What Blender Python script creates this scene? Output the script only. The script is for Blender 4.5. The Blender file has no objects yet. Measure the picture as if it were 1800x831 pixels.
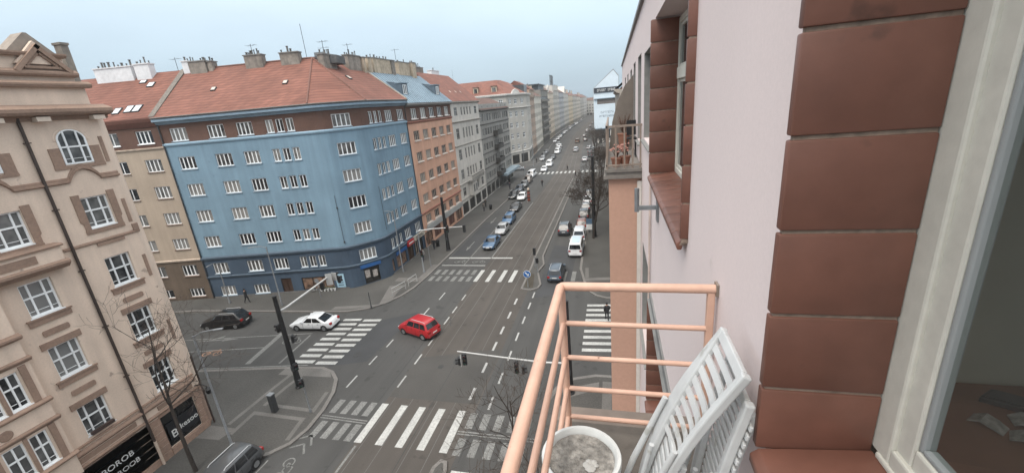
HAZE = 0.00030
EXPO = 1.0
ZEN = 3.2
SKY_H = (2.15, 2.78, 3.3)
SKY_Z = (3.3, 3.2, 3.05)
import bpy, bmesh, math, random
from mathutils import Vector, Matrix, noise as mnoise
R = math.radians
rnd = random.Random(7)
scene = bpy.context.scene
COL = scene.collection
V = Vector

# ------------------------------------------------------------------ materials
MATS = {}
def _n(nt, t, **kw):
    n = nt.nodes.new(t)
    for k, v in kw.items():
        setattr(n, k, v)
    return n

def mat(name, col, rough=.8, amt=.25, scale=3.0, amt2=.15, scale2=.35, bump=.0, bscale=40., metal=0., spec=.5,
        coord='world', streak=0., objcol=False, emit=None, emit_s=0., coat=0., lane=0., island=0., spots=None):
    """Principled material whose own colour is mottled by two procedural noises (fine and broad), with optional rain streaks and bump."""
    if name in MATS:
        return MATS[name]
    m = bpy.data.materials.new(name); m.use_nodes = True
    nt = m.node_tree; L = nt.links
    b = nt.nodes['Principled BSDF']
    if coord == 'world':
        g = _n(nt, 'ShaderNodeNewGeometry'); P = g.outputs['Position']
    else:
        g = _n(nt, 'ShaderNodeTexCoord'); P = g.outputs['Object']
    def noise(sc, det=4, src=P):
        t = _n(nt, 'ShaderNodeTexNoise'); t.inputs['Scale'].default_value = sc; t.inputs['Detail'].default_value = det
        L.new(src, t.inputs['Vector']); return t.outputs['Fac']
    def mr(src, a, c):
        r = _n(nt, 'ShaderNodeMapRange'); r.inputs['From Min'].default_value = .25; r.inputs['From Max'].default_value = .75
        r.inputs['To Min'].default_value = a; r.inputs['To Max'].default_value = c; L.new(src, r.inputs['Value']); return r.outputs['Result']
    def mul(a, c):
        q = _n(nt, 'ShaderNodeMath', operation='MULTIPLY'); L.new(a, q.inputs[0]); L.new(c, q.inputs[1]); return q.outputs[0]
    f = mul(mr(noise(scale), 1-amt, 1+amt), mr(noise(scale2, 3), 1-amt2, 1+amt2))
    if streak:
        mp = _n(nt, 'ShaderNodeMapping'); mp.inputs['Scale'].default_value = (1.6, 1.6, .12); L.new(P, mp.inputs['Vector'])
        f = mul(f, mr(noise(1.2, 5, mp.outputs['Vector']), 1-streak, 1+streak*.4))
    if lane:      # wheel tracks and oil drips drawn out along the driving direction, plus small dark spots
        mp = _n(nt, 'ShaderNodeMapping'); mp.inputs['Scale'].default_value = (1.1, .035, 1); L.new(P, mp.inputs['Vector'])
        f = mul(f, mr(noise(1.0, 3, mp.outputs['Vector']), 1-lane, 1+lane))
        sp = _n(nt, 'ShaderNodeMapRange'); sp.inputs['From Min'].default_value = .30; sp.inputs['From Max'].default_value = .36; sp.inputs['To Min'].default_value = .72; sp.inputs['To Max'].default_value = 1.; L.new(noise(.9, 2), sp.inputs['Value']); f = mul(f, sp.outputs['Result'])
    if island:    # each tile or piece its own firing
        gi = _n(nt, 'ShaderNodeNewGeometry'); ir = _n(nt, 'ShaderNodeMapRange'); ir.inputs['To Min'].default_value = 1-island; ir.inputs['To Max'].default_value = 1+island; L.new(gi.outputs['Random Per Island'], ir.inputs['Value']); f = mul(f, ir.outputs['Result'])
    if objcol:
        oi = _n(nt, 'ShaderNodeObjectInfo'); base = oi.outputs['Color']
    else:
        rgb = _n(nt, 'ShaderNodeRGB'); rgb.outputs[0].default_value = (*col, 1); base = rgb.outputs[0]
    vm = _n(nt, 'ShaderNodeVectorMath', operation='SCALE'); L.new(base, vm.inputs[0]); L.new(f, vm.inputs['Scale'])
    if spots:     # chips, rust or dirt specks: (colour, noise scale, threshold)
        sm = _n(nt, 'ShaderNodeMapRange'); sm.inputs['From Min'].default_value = spots[2]; sm.inputs['From Max'].default_value = spots[2]+.05; L.new(noise(spots[1], 6), sm.inputs['Value'])
        sx = _n(nt, 'ShaderNodeMix', data_type='RGBA'); L.new(sm.outputs['Result'], sx.inputs['Factor']); L.new(vm.outputs[0], sx.inputs['A']); sx.inputs['B'].default_value = (*spots[0], 1); L.new(sx.outputs['Result'], b.inputs['Base Color'])
    else: L.new(vm.outputs[0], b.inputs['Base Color'])
    b.inputs['Roughness'].default_value = rough; b.inputs['Metallic'].default_value = metal
    b.inputs['Specular IOR Level'].default_value = spec
    if coat: b.inputs['Coat Weight'].default_value = coat; b.inputs['Coat Roughness'].default_value = .05
    if emit: b.inputs['Emission Color'].default_value = (*emit, 1); b.inputs['Emission Strength'].default_value = emit_s
    if bump:
        bp = _n(nt, 'ShaderNodeBump'); bp.inputs['Strength'].default_value = bump; bp.inputs['Distance'].default_value = .02
        L.new(noise(bscale, 3), bp.inputs['Height']); L.new(bp.outputs['Normal'], b.inputs['Normal'])
    MATS[name] = m
    return m

def roof_mat(name, col, course=.30, amt=.16):
    """clay tile roof: courses along the slope (from height), tile columns from broken noise, patchy weathering."""
    m = bpy.data.materials.new(name); m.use_nodes = True
    nt = m.node_tree; L = nt.links; b = nt.nodes['Principled BSDF']
    g = _n(nt, 'ShaderNodeNewGeometry'); s = _n(nt, 'ShaderNodeSeparateXYZ'); L.new(g.outputs['Position'], s.inputs[0])
    d = _n(nt, 'ShaderNodeMath', operation='DIVIDE'); L.new(s.outputs['Z'], d.inputs[0]); d.inputs[1].default_value = course
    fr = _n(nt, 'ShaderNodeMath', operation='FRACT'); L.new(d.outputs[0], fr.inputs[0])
    fl = _n(nt, 'ShaderNodeMath', operation='FLOOR'); L.new(d.outputs[0], fl.inputs[0])
    # tile cells: x+y across, course number up
    ad = _n(nt, 'ShaderNodeMath', operation='SUBTRACT'); L.new(s.outputs['X'], ad.inputs[0]); L.new(s.outputs['Y'], ad.inputs[1])
    ad2 = _n(nt, 'ShaderNodeMath', operation='MULTIPLY_ADD'); L.new(fl.outputs[0], ad2.inputs[0]); ad2.inputs[1].default_value = .13; L.new(ad.outputs[0], ad2.inputs[2])
    q = _n(nt, 'ShaderNodeMath', operation='DIVIDE'); L.new(ad2.outputs[0], q.inputs[0]); q.inputs[1].default_value = .26
    qf = _n(nt, 'ShaderNodeMath', operation='FLOOR'); L.new(q.outputs[0], qf.inputs[0])
    cb = _n(nt, 'ShaderNodeCombineXYZ'); L.new(qf.outputs[0], cb.inputs[0]); L.new(fl.outputs[0], cb.inputs[1])
    wn = _n(nt, 'ShaderNodeTexWhiteNoise'); L.new(cb.outputs[0], wn.inputs['Vector'])
    tn = _n(nt, 'ShaderNodeTexNoise'); tn.inputs['Scale'].default_value = .35; tn.inputs['Detail'].default_value = 3; L.new(g.outputs['Position'], tn.inputs['Vector'])
    def mrange(src, a, c, lo=0., hi=1.):
        r = _n(nt, 'ShaderNodeMapRange'); r.inputs['From Min'].default_value = lo; r.inputs['From Max'].default_value = hi
        r.inputs['To Min'].default_value = a; r.inputs['To Max'].default_value = c; L.new(src, r.inputs['Value']); return r.outputs['Result']
    m1 = _n(nt, 'ShaderNodeMath', operation='MULTIPLY'); L.new(mrange(wn.outputs['Value'], 1-amt, 1+amt), m1.inputs[0]); L.new(mrange(tn.outputs['Fac'], .84, 1.14, .3, .7), m1.inputs[1])
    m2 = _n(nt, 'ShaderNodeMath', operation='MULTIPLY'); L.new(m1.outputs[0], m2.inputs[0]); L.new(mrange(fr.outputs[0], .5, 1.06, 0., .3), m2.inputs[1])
    rgb = _n(nt, 'ShaderNodeRGB'); rgb.outputs[0].default_value = (*col, 1)
    vm = _n(nt, 'ShaderNodeVectorMath', operation='SCALE'); L.new(rgb.outputs[0], vm.inputs[0]); L.new(m2.outputs[0], vm.inputs['Scale'])
    L.new(vm.outputs[0], b.inputs['Base Color']); b.inputs['Roughness'].default_value = .85
    bp = _n(nt, 'ShaderNodeBump'); bp.inputs['Strength'].default_value = .5; bp.inputs['Distance'].default_value = .04
    L.new(fr.outputs[0], bp.inputs['Height']); L.new(bp.outputs['Normal'], b.inputs['Normal'])
    return m

def glass_mat(name, dark, light, rough=.08):
    """window pane: dark room or pale curtain behind it (differs from window to window), glossy surface."""
    m = bpy.data.materials.new(name); m.use_nodes = True
    nt = m.node_tree; L = nt.links; b = nt.nodes['Principled BSDF']
    oi = _n(nt, 'ShaderNodeObjectInfo'); tc = _n(nt, 'ShaderNodeTexCoord')
    ad = _n(nt, 'ShaderNodeVectorMath', operation='ADD'); L.new(tc.outputs['Object'], ad.inputs[0]); L.new(oi.outputs['Location'], ad.inputs[1])
    t = _n(nt, 'ShaderNodeTexNoise'); t.inputs['Scale'].default_value = 1.7; t.inputs['Detail'].default_value = 2; L.new(ad.outputs[0], t.inputs['Vector'])
    a = _n(nt, 'ShaderNodeMath', operation='ADD'); L.new(oi.outputs['Random'], a.inputs[0]); L.new(t.outputs['Fac'], a.inputs[1])
    r = _n(nt, 'ShaderNodeMapRange'); r.inputs['From Min'].default_value = .75; r.inputs['From Max'].default_value = 1.35; L.new(a.outputs[0], r.inputs['Value'])
    mx = _n(nt, 'ShaderNodeMix', data_type='RGBA'); L.new(r.outputs['Result'], mx.inputs['Factor'])
    mx.inputs['A'].default_value = (*dark, 1); mx.inputs['B'].default_value = (*light, 1)
    L.new(mx.outputs['Result'], b.inputs['Base Color']); b.inputs['Roughness'].default_value = rough; b.inputs['Specular IOR Level'].default_value = .6
    return m

# ------------------------------------------------------------------ mesh builder
class MB:
    def __init__(s): s.v = []; s.f = []; s.m = []
    def add(s, pts): i = len(s.v); s.v += [tuple(p) for p in pts]; return i
    def face(s, pts, m=0):
        i = s.add(pts); s.f.append(tuple(range(i, i+len(pts)))); s.m.append(m)
    def box(s, T, x0, x1, y0, y1, z0, z1, m=0):
        """box in the frame T (callable x,y,z -> world)"""
        p = [T(x, y, z) for z in (z0, z1) for x, y in ((x0, y0), (x1, y0), (x1, y1), (x0, y1))]
        i = s.add(p)
        for q in ((3, 2, 1, 0), (4, 5, 6, 7), (0, 1, 5, 4), (1, 2, 6, 5), (2, 3, 7, 6), (3, 0, 4, 7)):
            s.f.append(tuple(i+k for k in q)); s.m.append(m)
    def prism(s, T, poly, y0, y1, m=0):
        """polygon (x,z) extruded from y0 to y1 in frame T"""
        n = len(poly); i = s.add([T(x, y0, z) for x, z in poly] + [T(x, y1, z) for x, z in poly])
        s.f.append(tuple(i+k for k in range(n))); s.m.append(m)
        s.f.append(tuple(i+n+k for k in reversed(range(n)))); s.m.append(m)
        for k in range(n):
            a, b = k, (k+1) % n
            s.f.append((i+a, i+n+a, i+n+b, i+b)); s.m.append(m)
    def tube(s, pts, rad, n=8, m=0, cap=True):
        pts = [V(p) for p in pts]
        if not hasattr(rad, '__len__'): rad = [rad]*len(pts)
        rings = []; up = None
        for k, p in enumerate(pts):
            d = (pts[min(k+1, len(pts)-1)] - pts[max(k-1, 0)]).normalized()
            if up is None:
                a = V((0, 0, 1)) if abs(d.z) < .9 else V((1, 0, 0)); up = d.cross(a).normalized()
            else:
                up = (up - d*up.dot(d)).normalized()
            w = d.cross(up)
            rings.append(s.add([p + (up*math.cos(2*math.pi*j/n) + w*math.sin(2*math.pi*j/n))*rad[k] for j in range(n)]))
        for a, b in zip(rings, rings[1:]):
            for j in range(n):
                s.f.append((a+j, a+(j+1) % n, b+(j+1) % n, b+j)); s.m.append(m)
        if cap:
            s.f.append(tuple(rings[0]+j for j in reversed(range(n)))); s.m.append(m)
            s.f.append(tuple(rings[-1]+j for j in range(n))); s.m.append(m)
    def lathe(s, prof, c=(0, 0, 0), n=16, m=0, axis='z'):
        """profile [(r,h)] turned about an axis through c"""
        c = V(c); rings = []
        for r, h in prof:
            ring = []
            for j in range(n):
                a = 2*math.pi*j/n; x, y = r*math.cos(a), r*math.sin(a)
                ring.append(c + (V((x, y, h)) if axis == 'z' else V((x, h, y)) if axis == 'y' else V((h, x, y))))
            rings.append(s.add(ring))
        for a, b in zip(rings, rings[1:]):
            for j in range(n):
                q = (a+j, a+(j+1) % n, b+(j+1) % n, b+j)
                s.f.append(q if axis != 'y' else q[::-1]); s.m.append(m)
        s.f.append(tuple(rings[0]+j for j in reversed(range(n)))); s.m.append(m)
        s.f.append(tuple(rings[-1]+j for j in range(n))); s.m.append(m)
    def build(s, name, mats, parent=None, origin=None, smooth=None, bevel=0., local=False):
        """link as ONE mesh object; world coordinates unless local; child coordinates are taken relative to the thing's empty"""
        if not isinstance(mats, (list, tuple)): mats = [mats]
        o0 = V((0, 0, 0))
        if not local:
            if parent is not None: o0 = V(parent.get('base', (0, 0, 0)))
            if origin is not None: o0 = V(origin)
        me = bpy.data.meshes.new(name)
        me.from_pydata([tuple(V(p)-o0) for p in s.v], [], s.f)
        for mm in mats: me.materials.append(mm)
        me.polygons.foreach_set('material_index', s.m)
        bm = bmesh.new(); bm.from_mesh(me)
        bmesh.ops.remove_doubles(bm, verts=bm.verts, dist=1e-5)
        bmesh.ops.recalc_face_normals(bm, faces=bm.faces) if smooth is not None or bevel else None
        if bevel:
            es = [e for e in bm.edges if len(e.link_faces) == 2 and e.calc_face_angle(0) > .5]
            bmesh.ops.bevel(bm, geom=es, offset=bevel, segments=2, profile=.5, affect='EDGES', clamp_overlap=True)
        bm.to_mesh(me); bm.free()
        if smooth is not None:
            me.polygons.foreach_set('use_smooth', [True]*len(me.polygons)); me.set_sharp_from_angle(angle=R(smooth))
        o = bpy.data.objects.new(name, me); COL.objects.link(o)
        if parent is not None:
            o.parent = parent
            o['base'] = tuple(parent.get('base', (0, 0, 0))) if not local else (0, 0, 0)
        else:
            o.location = o0; o['base'] = tuple(o0)
        return o

def W(x, y, z): return V((x, y, z))
def tag(o, label=None, cat=None, group=None, kind=None):
    if label: o['label'] = label
    if cat: o['category'] = cat
    if group: o['group'] = group
    if kind: o['kind'] = kind
    return o
def thing(name, label, cat, loc=(0, 0, 0), group=None, rz=0.):
    e = bpy.data.objects.new(name, None); e.empty_display_size = .3; COL.objects.link(e)
    e.location = loc; e.rotation_euler = (0, 0, rz); e['base'] = tuple(loc)
    return tag(e, label, cat, group)
def structure(o): o['kind'] = 'structure'; return o
CH = {}
def copy_tree(o, parent=None):
    c = o.copy(); COL.objects.link(c)
    if parent is not None: c.parent = parent
    for ch in list(o.children): copy_tree(ch, c)
    return c
def text(s, size, M, material, parent=None, name='lettering', depth=.01, align='CENTER'):
    cu = bpy.data.curves.new(name, 'FONT'); cu.body = s; cu.size = size; cu.extrude = depth; cu.align_x = align; cu.align_y = 'CENTER'; cu.resolution_u = 3
    cu.materials.append(material)
    t = bpy.data.objects.new(name, cu); COL.objects.link(t); dg = bpy.context.evaluated_depsgraph_get(); dg.update()
    me = bpy.data.meshes.new_from_object(t.evaluated_get(dg)); bpy.data.objects.remove(t)
    if not me.materials: me.materials.append(material)
    o = bpy.data.objects.new(name, me); COL.objects.link(o)
    if parent is not None:
        o.parent = parent
        M = Matrix.Translation(-V(parent.get('base', (0, 0, 0)))) @ M
    o.matrix_local = M
    return o

# ------------------------------------------------------------------ facades
class Fac:
    """vertical wall line A->B: u along (to the right seen from outside), d outward, z up"""
    def __init__(s, A, B):
        s.A = V((*A, 0)); d = V((*B, 0)) - s.A; s.L = d.length; s.u = d.normalized(); s.n = V((s.u.y, -s.u.x, 0)); s.ang = math.atan2(s.u.y, s.u.x)
    def __call__(s, u, d, z): return s.A + s.u*u + s.n*d + V((0, 0, z))
    def mat(s, u, d, z):
        """matrix with local x along the wall, local y up, local z outward (for lettering)"""
        M = Matrix.Identity(4)
        for k in range(3):
            M[k][0] = s.u[k]; M[k][1] = (0, 0, 1)[k]; M[k][2] = s.n[k]; M[k][3] = s(u, d, z)[k]
        return M

def wall(mb, F, u0, u1, z0, z1, ops, bands=((1e9, 0),), dep=.16, reveal=None):
    us = sorted({u0, u1, *[x for o in ops for x in o[:2] if u0 < x < u1]})
    zs = sorted({z0, z1, *[x for o in ops for x in o[2:4] if z0 < x < z1], *[b[0] for b in bands if z0 < b[0] < z1]})
    for a, b in zip(us, us[1:]):
        for c, d in zip(zs, zs[1:]):
            um, zm = (a+b)/2, (c+d)/2
            if any(o[0] < um < o[1] and o[2] < zm < o[3] for o in ops): continue
            k = next(i for t, i in bands if zm < t)
            mb.face([F(a, 0, c), F(b, 0, c), F(b, 0, d), F(a, 0, d)], k)
    for o in ops:
        a, b, c, d = o[:4]; dd = o[4] if len(o) > 4 else dep
        k = reveal if reveal is not None else next(i for t, i in bands if (c+d)/2 < t)
        mb.face([F(a, 0, c), F(a, -dd, c), F(a, -dd, d), F(a, 0, d)][::-1], k)
        mb.face([F(b, 0, c), F(b, -dd, c), F(b, -dd, d), F(b, 0, d)], k)
        mb.face([F(a, 0, c), F(b, 0, c), F(b, -dd, c), F(a, -dd, c)][::-1], k)
        mb.face([F(a, 0, d), F(b, 0, d), F(b, -dd, d), F(a, -dd, d)], k)

WIN = {}
def win_meshes(w, h, style, fm, gm, dep, fw):
    """frame and pane meshes; local x across, y inward, z up; origin bottom centre on the wall plane"""
    key = (round(w, 2), round(h, 2), style, fm.name, gm.name, dep, fw)
    if key in WIN: return WIN[key]
    f = MB(); g = MB(); y0, y1 = dep-.07, dep-.005
    x0, x1 = -w/2, w/2
    def bar(a, b, c, d, yy=0.): f.box(W, a, b, y0-yy, y1, c, d)
    arch = style.startswith('arch')
    hs = h - w/2*.85 if arch else h
    bar(x0, x0+fw, 0, hs); bar(x1-fw, x1, 0, hs); bar(x0+fw, x1-fw, 0, fw)
    if not arch: bar(x0+fw, x1-fw, h-fw, h)
    n = {'c2': 2, 'c3': 3, 'c4': 4, 'grid3': 3, 'arch3': 3, 'c1': 1, 'grid2': 2, 'shop': 2, 'c2t': 2}[style]
    tr = {'grid3': .56, 'arch3': .5, 'grid2': .6, 'c2t': .62}.get(style)
    mw = fw*1.25 if style == 'c4' else fw*.95
    for k in range(1, n):
        x = x0 + w*k/n
        if style in ('grid3', 'arch3'): x = x0 + w*(.28, .72)[k-1]
        ht = h-fw
        if arch: ht = hs + math.sqrt(max(0, 1-(x/(w/2))**2))*(h-hs) - fw*.6
        bar(x-mw/2, x+mw/2, fw, ht, .006)
    if tr:
        bar(x0+fw, x1-fw, h*tr-fw*.5, h*tr+fw*.5, .012)
        for k in range(n):
            a = x0 + w*(0, .28, .72, 1)[k] if n == 3 else x0+w*k/n
            b = x0 + w*(0, .28, .72, 1)[k+1] if n == 3 else x0+w*(k+1)/n
            bar(a+fw*.8, b-fw*.8, h*.16-.012, h*.16+.012, -.01)
    if arch:
        N = 14; pts = [(math.cos(math.pi*k/N)*w/2, hs+math.sin(math.pi*k/N)*(h-hs)) for k in range(N+1)]
        for (xa, za), (xb, zb) in zip(pts, pts[1:]):
            i = f.add([(xa, y0, za), (xb, y0, zb), (xb*(1-fw*1.7/w), y0, hs+(zb-hs)*.88), (xa*(1-fw*1.7/w), y0, hs+(za-hs)*.88),
                       (xa, y1, za), (xb, y1, zb), (xb*(1-fw*1.7/w), y1, hs+(zb-hs)*.88), (xa*(1-fw*1.7/w), y1, hs+(za-hs)*.88)])
            for q in ((0, 1, 2, 3), (2, 6, 7, 3), (0, 4, 5, 1)): f.f.append(tuple(i+t for t in q)); f.m.append(0)
        g.face([(x0, y1-.02, 0), (x1, y1-.02, 0), (x1, y1-.02, hs)] + [(x, y1-.02, z) for x, z in pts[1:-1]] + [(x0, y1-.02, hs)])
    else:
        g.face([(x0+.01, y1-.02, .01), (x1-.01, y1-.02, .01), (x1-.01, y1-.02, h-.01), (x0+.01, y1-.02, h-.01)])
    of = f.build('window', fm, local=True); og = g.build('pane', gm, local=True)
    r = (of.data, og.data)
    bpy.data.objects.remove(of); bpy.data.objects.remove(og)
    WIN[key] = r
    return r
SILL = {}
def sill_mesh(w, sm, dep, out, th):
    key = (round(w, 2), sm.name, dep, out, th)
    if key not in SILL:
        b = MB(); b.box(W, -w/2-.06, w/2+.06, -out, dep-.075, -th, .004)
        o = b.build('sill', sm, local=True); SILL[key] = o.data; bpy.data.objects.remove(o)
    return SILL[key]
def inst(name, me, parent, loc=(0, 0, 0), rz=0.):
    o = bpy.data.objects.new(name, me); COL.objects.link(o); o.parent = parent; o.location = loc; o.rotation_euler = (0, 0, rz); return o
def window(F, u0, u1, z0, z1, style, fm, gm, parent, dep=.16, fw=.07, sill=None, out=.07, th=.07, d=0.):
    fr, pn = win_meshes(u1-u0, z1-z0, style, fm, gm, dep, fw)
    b = V(parent.get('base', (0, 0, 0)))
    o = inst('window', fr, parent, F((u0+u1)/2, d, z0)-b, F.ang)
    inst('pane', pn, o)
    if sill: inst('sill', sill_mesh(u1-u0, sill, dep, out, th), o)
    return o
MERGED = {}
def far_window(F, u0, u1, z0, z1, style, fm, gm, parent, dep=.16, fw=.07, d=0., base=None):
    """a far window as one mesh (frame and pane as two materials)"""
    key = (round(u1-u0, 2), round(z1-z0, 2), style, fm.name, gm.name)
    if key not in MERGED:
        fr, pn = win_meshes(u1-u0, z1-z0, style, fm, gm, dep, fw)
        bm = bmesh.new(); bm.from_mesh(fr); n = len(bm.faces); bm.from_mesh(pn); bm.faces.ensure_lookup_table()
        for k in range(n, len(bm.faces)): bm.faces[k].material_index = 1
        me = bpy.data.meshes.new('window'); bm.to_mesh(me); bm.free(); me.materials.append(fm); me.materials.append(gm); MERGED[key] = me
    return inst('window', MERGED[key], parent, F((u0+u1)/2, d, z0)-V(parent.get('base', (0, 0, 0))), F.ang)
# ------------------------------------------------------------------ palette
ASPH = mat('asphalt', (.056, .055, .053), .9, .22, 26, .2, .11, bump=.25, bscale=90, lane=.14)
BED = mat('tram_bed', (.066, .058, .051), .9, .2, 22, .2, .16, bump=.25, bscale=90, lane=.14)
PAVE = mat('pavement_mosaic', (.068, .065, .060), .92, .25, 9, .24, .22, bump=.4, bscale=30)
KERB = mat('granite_kerb', (.15, .14, .13), .85, .25, 12, .15, .6)
STRIP = mat('pale_paving', (.125, .118, .110), .88, .2, 14, .15, .7)
PAINT_W = mat('road_paint', (.37, .37, .355), .7, .28, 7, .18, .6)
PAINT_F = mat('worn_road_paint', (.155, .155, .148), .75, .45, 9, .25, .7)
PAINT_R = mat('orange_road_paint', (.30, .17, .11), .75, .45, 9, .25, .7)
RAIL = mat('rail_steel', (.10, .095, .09), .55, .2, 20, metal=.2)
ROAD_DK = mat('dark_road_mark', (.035, .035, .035), .8)
BLACK = mat('black_metal', (.012, .012, .013), .5, .3, 6)
DKGREY = mat('dark_grey_metal', (.04, .042, .045), .55, .2, 8)
GREYM = mat('grey_galvanised', (.22, .23, .24), .5, .2, 8, metal=.3)
PALEM = mat('pale_steel', (.42, .42, .41), .5, .15, 8, metal=.2)
WHITE = mat('white_paint', (.74, .74, .72), .55, .08, 5)
LED_OFF = mat('dark_lens', (.02, .018, .015), .2)

# ------------------------------------------------------------------ ground, road, pavements
def bend(y):
    """the street swings a few metres to the left beyond the side street"""
    ks = [(-400, 0), (120, 0), (200, -4.0), (260, -6), (340, -6), (420, -4), (520, -1), (700, 0)]
    for (a, p), (b, q) in zip(ks, ks[1:]):
        if a <= y <= b: return p+(q-p)*(y-a)/(b-a)
    return 0
b = MB(); b.face([(-640, -300, -.06), (640, -300, -.06), (640, 690, -.06), (-640, 690, -.06)])
structure(b.build('ground', mat('ground_dirt', (.07, .068, .062), .95)))
b = MB()
ys = [-60, 120, 160, 200, 230, 260, 340, 420, 520]
for a, c in zip(ys, ys[1:]): b.face([(-33+bend(a), a, 0), (4+bend(a), a, 0), (4+bend(c), c, 0), (-33+bend(c), c, 0)])
structure(b.build('road', ASPH))
F0 = Fac((-48.93, 37.5), (-35.8, 40.3))          # facade line of the blue corner house on the side street
b = MB(); b.face([(-120, 9, .002), (-20, 16, .002), (-20, 37.5, .002), (-120, 24, .002)]); structure(b.build('side_road', ASPH))
b = MB(); b.face([(-70, 113, .002), (-20, 113, .002), (-20, 141, .002), (-70, 141, .002)]); structure(b.build('side_road', ASPH))
b = MB(); b.face([(-4, 29, .002), (70, 29, .002), (70, 40.5, .002), (-4, 40.5, .002)]); structure(b.build('side_road', ASPH))
b = MB()
for a, c in zip(ys, ys[1:]): b.face([(-16.55+bend(a), a, .004), (-9.5+bend(a), a, .004), (-9.5+bend(c), c, .004), (-16.55+bend(c), c, .004)])
structure(b.build('tram_track_bed', BED))
b = MB()
for x in (-16.0, -14.56, -12.65, -11.21):
    for a, c in zip(ys, ys[1:]):
        for o, w in ((0, .05),):
            b.face([(x+bend(a)-w/2, a, .008), (x+bend(a)+w/2, a, .008), (x+bend(c)+w/2, c, .008), (x+bend(c)-w/2, c, .008)])
structure(b.build('tram_rails', RAIL))

def slab(name, poly, z=.12, kerb=True, m=PAVE, kw=.28, skip=()):
    """raised pavement with a granite kerb strip along the road side; poly counter-clockwise, `skip` lists edges against buildings"""
    b = MB(); n = len(poly)
    b.face([(x, y, z) for x, y in poly], 0)
    for k in range(n):
        (xa, ya), (xb, yb) = poly[k], poly[(k+1) % n]
        b.face([(xa, ya, -.05), (xb, yb, -.05), (xb, yb, z), (xa, ya, z)], 1)
    structure(b.build(name, [m, KERB]))
    if kerb:
        k2 = MB()
        P = [V((x, y, 0)) for x, y in poly]
        def nrm(k):
            d = (P[(k+1) % n]-P[k]).normalized(); return V((-d.y, d.x, 0))
        ins = []
        for k in range(n):
            a, c = nrm((k-1) % n), nrm(k); h = (a+c).normalized(); ins.append(P[k]+h*(kw/max(.4, h.dot(c))))
        for k in range(n):
            if k in skip: continue
            q = (k+1) % n
            k2.face([(*P[k][:2], z+.004), (*P[q][:2], z+.004), (*ins[q][:2], z+.004), (*ins[k][:2], z+.004)])
        structure(k2.build('kerb', KERB))
    return poly
# corner by the cream house (left, near)
slab('pavement', [(-28.2, -60), (-24.2, -60), (-24.2, 15.2), (-23.0, 15.9), (-21.6, 16.7), (-20.75, 17.7), (-20.45, 19.1), (-20.6, 21.0), (-21.1, 22.9), (-21.9, 24.4), (-22.9, 25.3), (-24.2, 25.75), (-26, 25.6), (-28.3, 25.3), (-35.5, 24.1), (-70, 17.5), (-70, 9.6), (-37, 17.3), (-28.9, 19.1), (-28.2, 18.4)], skip=(0, 15, 16, 17, 18, 19))
# in front of the blue corner house and on along the far side of the street
slab('pavement', [(-70, 29.8), (-48.2, 34.1), (-39.9, 34.6), (-31.8, 35.0), (-28.4, 35.3), (-26.4, 36.1), (-24.9, 37.6), (-23.9, 39.6), (-23.4, 41.7), (-23.2, 45), (-23.1, 71), (-22.8, 88), (-22.8, 111), (-23.4, 113.5), (-25, 115.4), (-28.3, 116.2), (-28.3, 45), (-32, 41), (-48.9, 37.5), (-70, 33)], skip=(15, 16, 17, 18, 19))
# beyond the far side street, left
lp = [(-60, 129), (-36, 133.5), (-30, 135.5), (-26.6, 138), (-25.2, 142), (-24.6, 150)]
rp = [(-28.4, 160), (-28.9, 149), (-34, 139.5), (-60, 134)]
for y in (200, 230, 260, 340, 420, 520): lp.append((-24.6+bend(y), y)); rp.insert(0, (-29+bend(y), y))
slab('pavement', lp+rp, skip=tuple(range(len(lp)-1, len(lp)+len(rp))))
# right side: under the balcony, then beyond the side street
slab('pavement', [(.56, -60), (.56, 27.2), (-1.5, 27.2), (-3.2, 26.6), (-4.3, 25.4), (-4.8, 23.8), (-4.9, 22), (-4.9, -60)], skip=(0, 7))
rq = [(.6, 40.2), (-.8, 40.0), (-2.0, 40.6), (-2.9, 41.8), (-3.5, 44.2), (-4.2, 48), (-4.3, 53), (-4.3, 118)]
rr = []
for y in (160, 200, 230, 260, 340, 420, 520): rq.append((-4.3+bend(y)*1.3, y)); rr.insert(0, (.6+bend(y)*1.3, y))
slab('pavement', (rq+rr)[::-1])
# tram refuge: nose with a planted triangle, then a long low divider between tram bed and the right-hand lanes
slab('traffic_island', [(-10.4, 41.9), (-9.2, 41.6), (-8.4, 42.2), (-8.2, 43.2), (-9.15, 47), (-8.75, 49.3), (-9.35, 52.4), (-9.35, 110), (-10.6, 110), (-10.6, 51.5), (-10.45, 48.9)], kw=.22)
slab('traffic_island', [(-10.6, -30), (-9.6, -30), (-9.6, 17.2), (-9.85, 17.9), (-10.3, 18.0), (-10.6, 17.4)], kw=.22)

def strip(pts, w=.32, z=.1275, m=STRIP, name='paving_band'):
    b = MB()
    for (xa, ya), (xb, yb) in zip(pts, pts[1:]):
        d = V((xb-xa, yb-ya, 0)).normalized(); n = V((-d.y, d.x, 0))*w/2; a = V((xa, ya, z))-d*w*.48; c = V((xb, yb, z))+d*w*.48
        b.face([a-n, c-n, c+n, a+n]); z += .0008
    return structure(b.build(name, m))
strip([(-26.8, 18.8), (-26.6, 22.8), (-26.4, 24.9)]); strip([(-25.8, 18.0), (-25.85, 19.95), (-21.6, 19.85), (-21.3, 18.1)])
strip([(-25.7, 20.9), (-25.6, 22.9), (-25.3, 24.8)]); strip([(-24.7, 20.85), (-21.4, 20.75), (-21.7, 22.6)])
b = MB()
b.face([(-28.1, 17.2, .1262), (-26.2, 17.3, .1262), (-25.9, 18.4, .1262), (-28.1, 18.4, .1262)])
b.face([(-27.6, 24.3, .1262), (-22.6, 24.5, .1262), (-23.2, 25.2, .1262), (-24.3, 25.45, .1262), (-27.6, 25.1, .1262)])
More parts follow.
